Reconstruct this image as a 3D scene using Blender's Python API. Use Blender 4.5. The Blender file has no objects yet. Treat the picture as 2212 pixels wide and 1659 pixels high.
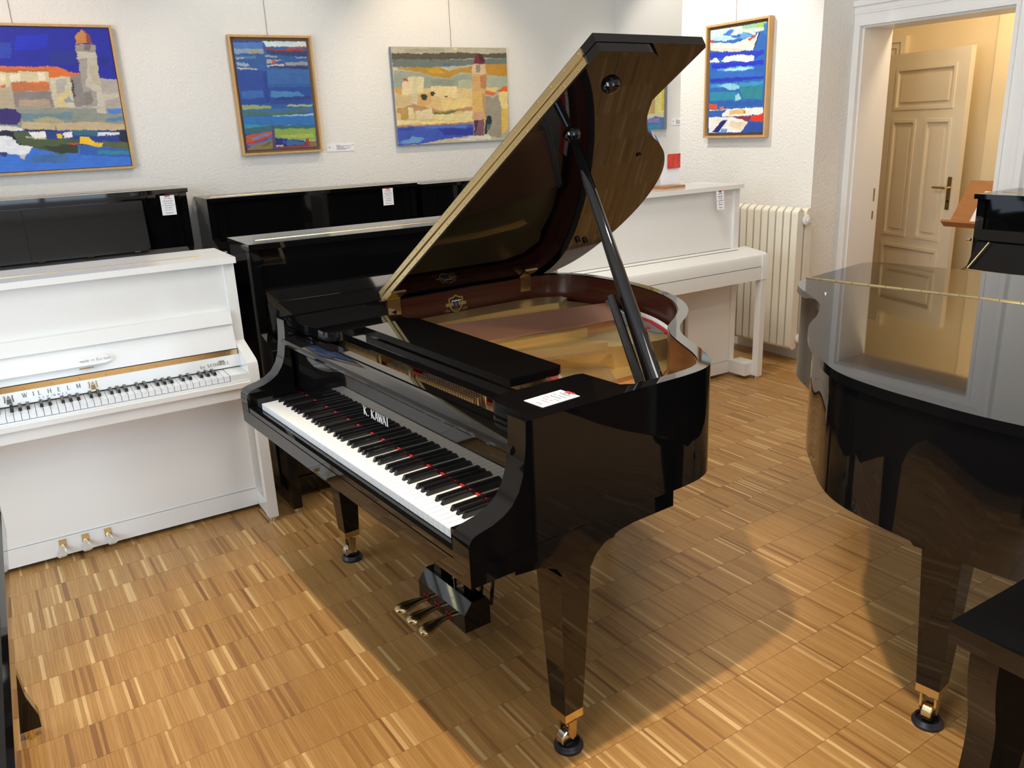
import bpy, bmesh, math, random
import numpy as np
from mathutils import Vector, Matrix
random.seed(7)
sc = bpy.context.scene
COL = sc.collection
R = math.radians
# ------------------------------------------------------------------ camera
CAM_H = 1.60267
cam_data = bpy.data.cameras.new('camera')
cam = bpy.data.objects.new('camera', cam_data)
COL.objects.link(cam)
RIGHT = Vector((0.847934, -0.528441, -0.041930))
DOWN = Vector((-0.192102, -0.232595, -0.953413))
FWD = Vector((0.494069, 0.816486, -0.298740))
cam.matrix_world = Matrix(((RIGHT.x, -DOWN.x, -FWD.x, 0), (RIGHT.y, -DOWN.y, -FWD.y, 0), (RIGHT.z, -DOWN.z, -FWD.z, CAM_H), (0, 0, 0, 1)))
cam_data.sensor_width = 36
cam_data.lens = 36 * 1773.28 / 2212
cam_data.clip_start = 0.02
sc.camera = cam
# ------------------------------------------------------------------ world, exposure, lights
sc.view_settings.view_transform = 'Standard'
sc.view_settings.look = 'None'
sc.view_settings.gamma = 1
sc.view_settings.use_curve_mapping = False
sc.view_settings.exposure = 0.0
sc.cycles.use_denoising = True
sc.cycles.max_bounces = 10
sc.cycles.diffuse_bounces = 5
sc.cycles.glossy_bounces = 6
sc.cycles.sample_clamp_indirect = 6
sc.cycles.caustics_reflective = False
sc.cycles.caustics_refractive = False
world = bpy.data.worlds.new('world')
sc.world = world
world.use_nodes = True
world.node_tree.nodes['Background'].inputs[0].default_value = (0.62, 0.74, 1.0, 1)
world.node_tree.nodes['Background'].inputs[1].default_value = 0.6

def area_light(name, loc, target, sx, sy, power, col, spread=180):
    d = bpy.data.lights.new(name, 'AREA')
    d.shape = 'RECTANGLE'; d.size = sx; d.size_y = sy; d.energy = power; d.color = col; d.spread = R(spread)
    o = bpy.data.objects.new(name, d); COL.objects.link(o)
    o.location = loc
    o.rotation_euler = (Vector(target) - Vector(loc)).to_track_quat('-Z', 'Y').to_euler()
    return o
def spot_light(name, loc, target, power, col, angle, blend=0.4, radius=0.03):
    d = bpy.data.lights.new(name, 'SPOT')
    d.energy = power; d.color = col; d.spot_size = R(angle); d.spot_blend = blend; d.shadow_soft_size = radius
    o = bpy.data.objects.new(name, d); COL.objects.link(o)
    o.location = loc
    o.rotation_euler = (Vector(target) - Vector(loc)).to_track_quat('-Z', 'Y').to_euler()
    return o
COOL = (0.70, 0.85, 1.0); WARM = (1.0, 0.80, 0.55); WARM2 = (1.0, 0.92, 0.79)
# daylight through the two windows of the wall on the left and one behind the camera
area_light('daylight_left_a', (-2.68, 0.6, 1.45), (2, 0.6, 0.9), 1.5, 2.4, 165, COOL)
area_light('daylight_left_b', (-2.68, 3.0, 1.45), (2, 3.0, 1.2), 1.5, 2.4, 70, COOL)
area_light('daylight_back', (0.6, -2.68, 1.75), (0.6, 3, 1.3), 1.8, 1.9, 48, COOL)
# ceiling spots of the showroom, mixed with added area lights for fill
spot_light('ceiling_spot_floor', (0.37, 1.32, 3.2), (0.85, 1.45, 0), 290, WARM, 64, 0.55, 0.04)
area_light('fill_light_middle', (2.3, 2.9, 3.27), (2.3, 2.9, 0), .5, .5, 30, WARM2)  # added soft fill over the middle of the room, no actual fitting
area_light('fill_light_left', (-0.4, 0.5, 3.27), (-0.4, 0.5, 0), .6, .6, 16, WARM2)  # added fill light on the camera side, not a real lamp
spot_light('ceiling_spot_boat', (3.3, 4.55, 3.2), (4.5, 4.27, 1.75), 130, WARM2, 62, 0.6, 0.02)
spot_light('ceiling_spot_recess', (4.0, 5.3, 3.2), (4.8, 5.4, 1.6), 40, WARM2, 70, 0.6, 0.02)
spot_light('ceiling_spot_town', (2.9, 4.9, 3.2), (3.1, 6.0, 1.6), 60, WARM, 75, 0.7, 0.02)
spot_light('ceiling_spot_sea', (1.7, 4.9, 3.2), (1.7, 6.0, 1.7), 26, WARM2, 75, 0.7, 0.02)
spot_light('ceiling_spot_harbour', (-0.2, 4.8, 3.2), (0.3, 6.0, 1.9), 50, (1.0, 0.78, 0.6), 70, 0.7, 0.02)
area_light('fill_light_near', (1.9, 1.5, 3.27), (1.9, 1.5, 0), .8, .8, 30, WARM2)  # added fill that lifts the floor between the two grands
area_light('fill_light_right', (3.1, 0.4, 3.27), (3.1, 0.4, 0), .5, .5, 16, WARM2)  # added fill light for the right-hand side, no fixture there
d = bpy.data.lights.new('corridor_lamp', 'POINT'); d.energy = 25; d.color = (1.0, 0.80, 0.54); d.shadow_soft_size = 0.1
o = bpy.data.objects.new('corridor_lamp', d); COL.objects.link(o); o.location = (5.3, 2.95, 2.5)

# ------------------------------------------------------------------ materials
MATS = {}
def mat(name, col, rough=0.5, metal=0.0, spec=0.5, coat=0.0, bump=None, var=None, trans=0.0):
    m = bpy.data.materials.new(name); m.use_nodes = True
    nt = m.node_tree; b = nt.nodes['Principled BSDF']
    b.inputs['Base Color'].default_value = (*col, 1)
    b.inputs['Roughness'].default_value = rough
    b.inputs['Metallic'].default_value = metal
    b.inputs['Specular IOR Level'].default_value = spec
    b.inputs['Coat Weight'].default_value = coat
    b.inputs['Coat Roughness'].default_value = 0.03
    b.inputs['Transmission Weight'].default_value = trans
    tc = nt.nodes.new('ShaderNodeNewGeometry')
    if var:      # (scale vector, amount, second colour)
        mp = nt.nodes.new('ShaderNodeVectorMath'); mp.operation = 'MULTIPLY'; mp.inputs[1].default_value = var[0]
        nz = nt.nodes.new('ShaderNodeTexNoise'); nz.inputs['Scale'].default_value = 1; nz.inputs['Detail'].default_value = 4
        mx = nt.nodes.new('ShaderNodeMix'); mx.data_type = 'RGBA'
        mx.inputs[6].default_value = (*col, 1); mx.inputs[7].default_value = (*var[2], 1)
        rp = nt.nodes.new('ShaderNodeMapRange'); rp.inputs[1].default_value = 0.35; rp.inputs[2].default_value = 0.7; rp.inputs[4].default_value = var[1]
        nt.links.new(tc.outputs['Position'], mp.inputs[0]); nt.links.new(mp.outputs[0], nz.inputs['Vector'])
        nt.links.new(nz.outputs['Fac'], rp.inputs[0]); nt.links.new(rp.outputs[0], mx.inputs[0]); nt.links.new(mx.outputs[2], b.inputs['Base Color'])
    if bump:     # (scale, strength, distance)
        n2 = nt.nodes.new('ShaderNodeTexNoise'); n2.inputs['Scale'].default_value = bump[0]; n2.inputs['Detail'].default_value = 3
        bp = nt.nodes.new('ShaderNodeBump'); bp.inputs['Strength'].default_value = bump[1]; bp.inputs['Distance'].default_value = bump[2]
        nt.links.new(tc.outputs['Position'], n2.inputs['Vector']); nt.links.new(n2.outputs['Fac'], bp.inputs['Height']); nt.links.new(bp.outputs[0], b.inputs['Normal'])
    MATS[name] = m
    return m
def srgb(h):
    c = [int(h[i:i + 2], 16) / 255 for i in (0, 2, 4)]
    return tuple(x / 12.92 if x <= 0.04045 else ((x + 0.055) / 1.055) ** 2.4 for x in c)
M = MATS
mat('black_lacquer', (0.0035, 0.0033, 0.0035), 0.035, spec=0.5)
mat('black_satin', (0.006, 0.006, 0.0065), 0.28)
mat('white_lacquer', (0.78, 0.77, 0.74), 0.10, spec=0.5)
mat('wall_paint', (0.80, 0.775, 0.73), 0.9, bump=(60, 0.75, 0.006))
mat('wall_smooth', (0.80, 0.775, 0.73), 0.85, bump=(40, 0.1, 0.002))
mat('ceiling_paint', (0.82, 0.80, 0.77), 0.9)
mat('corridor_paint', (0.78, 0.64, 0.40), 0.85)
mat('door_paint', (0.80, 0.70, 0.52), 0.35)
mat('casing_paint', (0.82, 0.80, 0.77), 0.35)
mat('mahogany', (0.085, 0.018, 0.008), 0.22, var=((3, 3, 60), 0.8, (0.04, 0.008, 0.004)))
mat('soundboard_wood', (0.42, 0.20, 0.075), 0.3, var=((60, 4, 4), 0.8, (0.28, 0.12, 0.04)))
mat('plate_gold', (0.60, 0.42, 0.17), 0.38, metal=0.75)
mat('brass', (0.80, 0.63, 0.33), 0.2, metal=1.0)
mat('old_brass', (0.55, 0.42, 0.22), 0.25, metal=1.0)
mat('nickel', (0.70, 0.68, 0.62), 0.16, metal=1.0)
mat('steel', (0.62, 0.62, 0.64), 0.25, metal=1.0)
mat('copper', (0.66, 0.34, 0.22), 0.3, metal=0.8)
mat('red_felt', (0.42, 0.012, 0.012), 0.95)
mat('grey_felt', (0.16, 0.15, 0.14), 0.9)
mat('black_rubber', (0.012, 0.013, 0.018), 0.45)
mat('key_white', (0.80, 0.82, 0.84), 0.16)
mat('key_black', (0.006, 0.006, 0.007), 0.22)
mat('frame_oak', (0.62, 0.38, 0.16), 0.5, var=((40, 40, 6), 0.7, (0.5, 0.28, 0.10)))
mat('frame_inner', (0.20, 0.11, 0.045), 0.6)
mat('canvas_edge', (0.25, 0.27, 0.32), 0.8)
mat('paper', (0.86, 0.85, 0.88), 0.8)
mat('ink', (0.03, 0.03, 0.05), 0.8)
mat('ink_light', (0.25, 0.24, 0.28), 0.8)
mat('red_print', (0.5, 0.02, 0.03), 0.7)
mat('white_letter', (0.86, 0.85, 0.80), 0.4)
mat('grey_letter', (0.16, 0.15, 0.14), 0.5)
mat('gold_print', (0.42, 0.30, 0.10), 0.4, metal=0.4)
mat('blue_print', (0.05, 0.12, 0.35), 0.5)
mat('radiator_enamel', (0.76, 0.71, 0.60), 0.35)
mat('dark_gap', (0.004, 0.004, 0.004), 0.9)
mat('beech', (0.42, 0.19, 0.07), 0.35, var=((8, 8, 60), 0.7, (0.34, 0.14, 0.05)))
mat('clear_plastic', (0.95, 0.97, 1.0), 0.05)
MATS['clear_plastic'].node_tree.nodes['Principled BSDF'].inputs['Alpha'].default_value = 0.18
mat('wire', (0.12, 0.12, 0.12), 0.4, metal=0.6)
mat('leaflet_red', (0.55, 0.035, 0.03), 0.4, var=((30, 30, 14), 0.9, (0.75, 0.10, 0.06)))
mat('window_frame_white', (0.8, 0.8, 0.8), 0.4)
mat('grey_reflection', (0.09, 0.085, 0.085), 0.06)  # black fallboard lacquer greyed: its reflection is put into the base colour

def parquet_material():
    m = bpy.data.materials.new('oak_parquet'); m.use_nodes = True
    nt = m.node_tree; N = nt.nodes.new; L = nt.links.new
    b = nt.nodes['Principled BSDF']
    g = N('ShaderNodeNewGeometry'); oi = N('ShaderNodeObjectInfo')
    ad = N('ShaderNodeMath'); ad.operation = 'ADD'; L(g.outputs['Random Per Island'], ad.inputs[0]); L(oi.outputs['Random'], ad.inputs[1])
    fr = N('ShaderNodeMath'); fr.operation = 'FRACT'; L(ad.outputs[0], fr.inputs[0])
    rp = N('ShaderNodeValToRGB'); cr = rp.color_ramp; cr.interpolation = 'LINEAR'
    pts = [(0.0, 'd6b37e'), (0.05, 'caa46d'), (0.10, 'b58b55'), (0.30, 'b0854e'), (0.50, 'a87d48'), (0.70, 'b28852'), (0.88, 'a67a46'), (0.95, '9a6f40'), (1.0, '855d35')]
    while len(cr.elements) < len(pts): cr.elements.new(0.5)
    for e, (p, c) in zip(cr.elements, pts): e.position = p; e.color = (*srgb(c), 1)
    L(fr.outputs[0], rp.inputs[0])
    mp = N('ShaderNodeMapping'); mp.inputs['Rotation'].default_value = (0, 0, -FLOOR_ROT); mp.inputs['Scale'].default_value = (260, 9, 1)
    of = N('ShaderNodeVectorMath'); of.operation = 'ADD'
    cb = N('ShaderNodeCombineXYZ'); sm = N('ShaderNodeMath'); sm.operation = 'MULTIPLY'; sm.inputs[1].default_value = 13.0
    L(fr.outputs[0], sm.inputs[0]); L(sm.outputs[0], cb.inputs[1]); L(g.outputs['Position'], of.inputs[0]); L(cb.outputs[0], of.inputs[1])
    L(of.outputs[0], mp.inputs[0])
    nz = N('ShaderNodeTexNoise'); nz.inputs['Scale'].default_value = 1; nz.inputs['Detail'].default_value = 5; nz.inputs['Distortion'].default_value = 0.6
    L(mp.outputs[0], nz.inputs['Vector'])
    mr = N('ShaderNodeMapRange'); mr.inputs[1].default_value = 0.3; mr.inputs[2].default_value = 0.75; mr.inputs[3].default_value = 1.10; mr.inputs[4].default_value = 0.80
    L(nz.outputs['Fac'], mr.inputs[0])
    mx = N('ShaderNodeMix'); mx.data_type = 'RGBA'; mx.blend_type = 'MULTIPLY'; mx.inputs[0].default_value = 1
    L(rp.outputs[0], mx.inputs[6]); L(mr.outputs[0], mx.inputs[7]); L(mx.outputs[2], b.inputs['Base Color'])
    b.inputs['Roughness'].default_value = 0.32
    n3 = N('ShaderNodeTexNoise'); n3.inputs['Scale'].default_value = 3.0; n3.inputs['Detail'].default_value = 3
    L(g.outputs['Position'], n3.inputs['Vector'])
    m3 = N('ShaderNodeMapRange'); m3.inputs[3].default_value = 0.26; m3.inputs[4].default_value = 0.42; L(n3.outputs['Fac'], m3.inputs[0]); L(m3.outputs[0], b.inputs['Roughness'])
    b.inputs['Specular IOR Level'].default_value = 0.4
    MATS['oak_parquet'] = m
FLOOR_ROT = R(1.795)
parquet_material()
def paint_material():
    m = bpy.data.materials.new('oil_paint'); m.use_nodes = True
    nt = m.node_tree; b = nt.nodes['Principled BSDF']
    a = nt.nodes.new('ShaderNodeVertexColor'); a.layer_name = 'paint'
    nt.links.new(a.outputs[0], b.inputs['Base Color']); b.inputs['Roughness'].default_value = 0.5
    g = nt.nodes.new('ShaderNodeNewGeometry'); n2 = nt.nodes.new('ShaderNodeTexNoise'); n2.inputs['Scale'].default_value = 90; n2.inputs['Detail'].default_value = 4
    bp = nt.nodes.new('ShaderNodeBump'); bp.inputs['Strength'].default_value = 0.35; bp.inputs['Distance'].default_value = 0.004
    nt.links.new(g.outputs['Position'], n2.inputs['Vector']); nt.links.new(n2.outputs['Fac'], bp.inputs['Height']); nt.links.new(bp.outputs[0], b.inputs['Normal'])
    MATS['oil_paint'] = m
paint_material()

# ------------------------------------------------------------------ helpers
def bm_new(): return bmesh.new()
def box(bm, x0, x1, y0, y1, z0, z1):
    v = [bm.verts.new(p) for p in ((x0, y0, z0), (x1, y0, z0), (x1, y1, z0), (x0, y1, z0), (x0, y0, z1), (x1, y0, z1), (x1, y1, z1), (x0, y1, z1))]
    for f in ((0, 3, 2, 1), (4, 5, 6, 7), (0, 1, 5, 4), (1, 2, 6, 5), (2, 3, 7, 6), (3, 0, 4, 7)):
        bm.faces.new([v[i] for i in f])
    return bm
def prism(bm, pts, a, b, axis='z'):
    """closed polygon extruded along an axis; pts are (x,y) for z, (y,z) for x, (x,z) for y"""
    def P(p, h): return {'z': (p[0], p[1], h), 'x': (h, p[0], p[1]), 'y': (p[0], h, p[1])}[axis]
    A = [bm.verts.new(P(p, a)) for p in pts]; B = [bm.verts.new(P(p, b)) for p in pts]
    n = len(pts)
    bm.faces.new(A[::-1]); bm.faces.new(B)
    for i in range(n): bm.faces.new((A[i], A[(i + 1) % n], B[(i + 1) % n], B[i]))
    return bm
def ring(bm, outer, inner, z0, z1, closed=True):
    n = len(outer)
    rows = [[bm.verts.new((p[0], p[1], z)) for p in pl] for pl, z in ((outer, z0), (outer, z1), (inner, z1), (inner, z0))]
    for i in range(n if closed else n - 1):
        j = (i + 1) % n
        for k in range(4):
            l = (k + 1) % 4
            bm.faces.new((rows[k][i], rows[k][j], rows[l][j], rows[l][i]))
    if not closed:
        bm.faces.new([rows[k][0] for k in range(4)]); bm.faces.new([rows[k][n - 1] for k in range(4)][::-1])
    return bm
def cyl(bm, p0, p1, r0, r1=None, n=12, cap=True):
    r1 = r0 if r1 is None else r1
    p0 = Vector(p0); p1 = Vector(p1); d = (p1 - p0).normalized()
    u = d.orthogonal().normalized(); v = d.cross(u)
    A = [bm.verts.new(p0 + (u * math.cos(t) + v * math.sin(t)) * r0) for t in [2 * math.pi * i / n for i in range(n)]]
    B = [bm.verts.new(p1 + (u * math.cos(t) + v * math.sin(t)) * r1) for t in [2 * math.pi * i / n for i in range(n)]]
    for i in range(n): bm.faces.new((A[i], A[(i + 1) % n], B[(i + 1) % n], B[i]))
    if cap: bm.faces.new(A[::-1]); bm.faces.new(B)
    return bm
def lathe(bm, prof, c=(0, 0, 0), n=24, axis='z'):
    rows = []
    for r, h in prof:
        row = []
        for i in range(n):
            t = 2 * math.pi * i / n; a, b_ = max(r, 1e-4) * math.cos(t), max(r, 1e-4) * math.sin(t)
            p = {'z': (a, b_, h), 'x': (h, a, b_), 'y': (b_, h, a)}[axis]
            row.append(bm.verts.new((p[0] + c[0], p[1] + c[1], p[2] + c[2])))
        rows.append(row)
    for k in range(len(rows) - 1):
        for i in range(n): bm.faces.new((rows[k][i], rows[k][(i + 1) % n], rows[k + 1][(i + 1) % n], rows[k + 1][i]))
    bm.faces.new(rows[0][::-1]); bm.faces.new(rows[-1])
    return bm
def bev(bm, off, seg=2):
    es = [e for e in bm.edges if len(e.link_faces) == 2 and e.calc_face_angle(0) > 0.6]
    bmesh.ops.bevel(bm, geom=es, offset=off, segments=seg, profile=0.5, affect='EDGES', clamp_overlap=True)
    return bm
def obj(name, bm, m, parent=None, loc=None, rot=None, smooth=35):
    me = bpy.data.meshes.new(name)
    bmesh.ops.recalc_face_normals(bm, faces=bm.faces)
    bm.to_mesh(me); bm.free()
    if smooth:
        me.shade_smooth(); me.set_sharp_from_angle(angle=R(smooth))
    me.materials.append(MATS[m] if isinstance(m, str) else m)
    o = bpy.data.objects.new(name, me); COL.objects.link(o)
    if parent: o.parent = parent
    if loc: o.location = loc
    if rot: o.rotation_euler = rot
    return o
def inst(name, me, parent, loc=(0, 0, 0), rot=(0, 0, 0), scale=(1, 1, 1)):
    o = bpy.data.objects.new(name, me); COL.objects.link(o); o.parent = parent; o.location = loc; o.rotation_euler = rot; o.scale = scale
    return o
def tag(o, label, cat, group=None, kind=None):
    o['label'] = label; o['category'] = cat
    if group: o['group'] = group
    if kind: o['kind'] = kind
    return o
def thing(name, label, cat, loc=(0, 0, 0), rz=0, group=None):
    o = bpy.data.objects.new(name, None); COL.objects.link(o); o.location = loc; o.rotation_euler = (0, 0, rz); o.empty_display_size = 0.1
    return tag(o, label, cat, group)
def struct(o, label=None):
    o['kind'] = 'structure'
    if label: o['label'] = label
    return o
def B(name, m, parent, x0, x1, y0, y1, z0, z1, b=0.0, seg=2):
    bm = box(bm_new(), x0, x1, y0, y1, z0, z1)
    if b: bev(bm, b, seg)
    return obj(name, bm, m, parent)
def catmull(pts, n=5, closed=False):
    out = []; N = len(pts)
    for i in range(N if closed else N - 1):
        p0 = pts[(i - 1) % N] if closed or i > 0 else pts[0]; p1 = pts[i]; p2 = pts[(i + 1) % N]; p3 = pts[(i + 2) % N] if closed or i + 2 < N else pts[-1]
        for k in range(n):
            t = k / n
            out.append(tuple(0.5 * (2 * p1[a] + (p2[a] - p0[a]) * t + (2 * p0[a] - 5 * p1[a] + 4 * p2[a] - p3[a]) * t * t + (3 * p1[a] - p0[a] - 3 * p2[a] + p3[a]) * t ** 3) for a in range(2)))
    if not closed: out.append(tuple(pts[-1]))
    return out
def offset(pts, d, closed=True):
    out = []; N = len(pts)
    for i in range(N):
        a = pts[(i - 1) % N] if closed or i > 0 else pts[i]; b_ = pts[(i + 1) % N] if closed or i < N - 1 else pts[i]
        dx, dy = b_[0] - a[0], b_[1] - a[1]; l = math.hypot(dx, dy) or 1
        out.append((pts[i][0] - dy / l * d, pts[i][1] + dx / l * d))
    return out
# stroke letters: every stroke (x0,y0,x1,y1,width)
T, t_ = 0.17, 0.075
LET = {
 'K': [(.2, 0, .2, 1, T), (.2, .42, .72, 1, t_), (.32, .55, .78, 0, T)], 'A': [(.08, 0, .42, 1, t_), (.42, 1, .78, 0, T), (.2, .33, .64, .33, t_)],
 'W': [(.0, 1, .28, 0, T), (.28, 0, .48, .9, t_), (.45, 1, .72, 0, T), (.72, 0, .98, 1, t_)], 'I': [(.25, 0, .25, 1, T)], '.': [(.1, .06, .22, .06, .14)],
 'L': [(.2, 0, .2, 1, T), (.2, .03, .72, .03, t_)], 'H': [(.15, 0, .15, 1, T), (.72, 0, .72, 1, T), (.15, .5, .72, .5, t_)], 'E': [(.2, 0, .2, 1, T), (.2, .97, .7, .97, t_), (.2, .5, .6, .5, t_), (.2, .03, .72, .03, t_)],
 'M': [(.1, 0, .12, 1, t_), (.12, 1, .45, .1, T), (.45, .1, .8, 1, t_), (.8, 0, .8, 1, T)],
 'S': [(.68, .85, .4, .97, t_), (.4, .97, .18, .75, T), (.18, .75, .66, .3, T), (.66, .3, .45, .03, T), (.45, .03, .15, .15, t_)],
 'C': [(.72, .82, .45, .97, t_), (.45, .97, .14, .65, T), (.14, .65, .14, .35, T), (.14, .35, .45, .03, T), (.45, .03, .74, .18, t_)],
 'B': [(.2, 0, .2, 1, T), (.2, .97, .62, .9, t_), (.62, .9, .55, .55, T), (.55, .55, .2, .5, t_), (.55, .52, .7, .2, T), (.7, .2, .2, .03, t_)],
 'b': [(.2, 0, .2, 1, t_ * 1.3), (.2, .55, .55, .55, t_), (.6, .55, .6, .08, t_ * 1.3), (.2, .05, .55, .05, t_)], 'y': [(.1, .6, .35, .05, t_ * 1.3), (.62, .6, .2, -.35, t_)],
 'm': [(.1, 0, .1, .6, .1), (.1, .55, .45, .55, .1), (.45, 0, .45, .6, .1), (.45, .55, .8, .55, .1), (.8, 0, .8, .6, .1)], 'a': [(.1, .05, .6, .05, .1), (.1, .05, .1, .3, .1), (.1, .3, .6, .3, .1), (.6, 0, .6, .6, .1), (.1, .58, .6, .58, .1)],
 'd': [(.1, .05, .6, .05, .1), (.1, .05, .1, .55, .1), (.1, .55, .6, .55, .1), (.6, 0, .6, 1, .1)], 'e': [(.1, .3, .6, .3, .1), (.6, .3, .6, .58, .1), (.1, .58, .6, .58, .1), (.1, .03, .1, .58, .1), (.1, .03, .6, .03, .1)],
 'i': [(.2, 0, .2, .55, .1), (.2, .75, .2, .85, .1)], 'n': [(.1, 0, .1, .6, .1), (.1, .56, .55, .56, .1), (.55, 0, .55, .6, .1)], 'u': [(.1, .05, .1, .6, .1), (.1, .05, .55, .05, .1), (.55, 0, .55, .6, .1)],
 'r': [(.1, 0, .1, .6, .1), (.1, .55, .45, .58, .1)], 'o': [(.1, .05, .1, .58, .1), (.1, .58, .58, .58, .1), (.58, .58, .58, .05, .1), (.1, .05, .58, .05, .1)], 'p': [(.1, -.35, .1, .6, .1), (.1, .58, .58, .58, .1), (.58, .58, .58, .05, .1), (.1, .05, .58, .05, .1)],
}
def stroke(bm, F, x0, y0, x1, y1, w, th):
    dx, dy = x1 - x0, y1 - y0; l = math.hypot(dx, dy) or 1e-6; nx, ny = -dy / l * w / 2, dx / l * w / 2
    q = [(x0 + nx, y0 + ny), (x0 - nx, y0 - ny), (x1 - nx, y1 - ny), (x1 + nx, y1 + ny)]
    lo = [bm.verts.new(F(a, b_, 0)) for a, b_ in q]; hi = [bm.verts.new(F(a, b_, th)) for a, b_ in q]
    bm.faces.new(lo[::-1]); bm.faces.new(hi)
    for i in range(4): bm.faces.new((lo[i], lo[(i + 1) % 4], hi[(i + 1) % 4], hi[i]))
def lettering(bm, text, F, x, y, size, adv=0.95, serif=True, th=0.0008):
    """F(a,b,h) maps flat coordinates (metres) and height to 3D"""
    for ch in text:
        if ch in LET:
            for a, b_, c, d_, w in LET[ch]:
                stroke(bm, F, x + a * size, y + b_ * size, x + c * size, y + d_ * size, w * size, th)
                if serif and ch.isupper() and ch not in 'SC':
                    for px, py in ((a, b_), (c, d_)):
                        if py in (0, 1): stroke(bm, F, x + (px - .13) * size, y + (py * .95 + .025) * size, x + (px + .13) * size, y + (py * .95 + .025) * size, .05 * size, th)
        x += size * (adv * (0.55 if ch in 'I.i' else 1.0))
    return x
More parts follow.
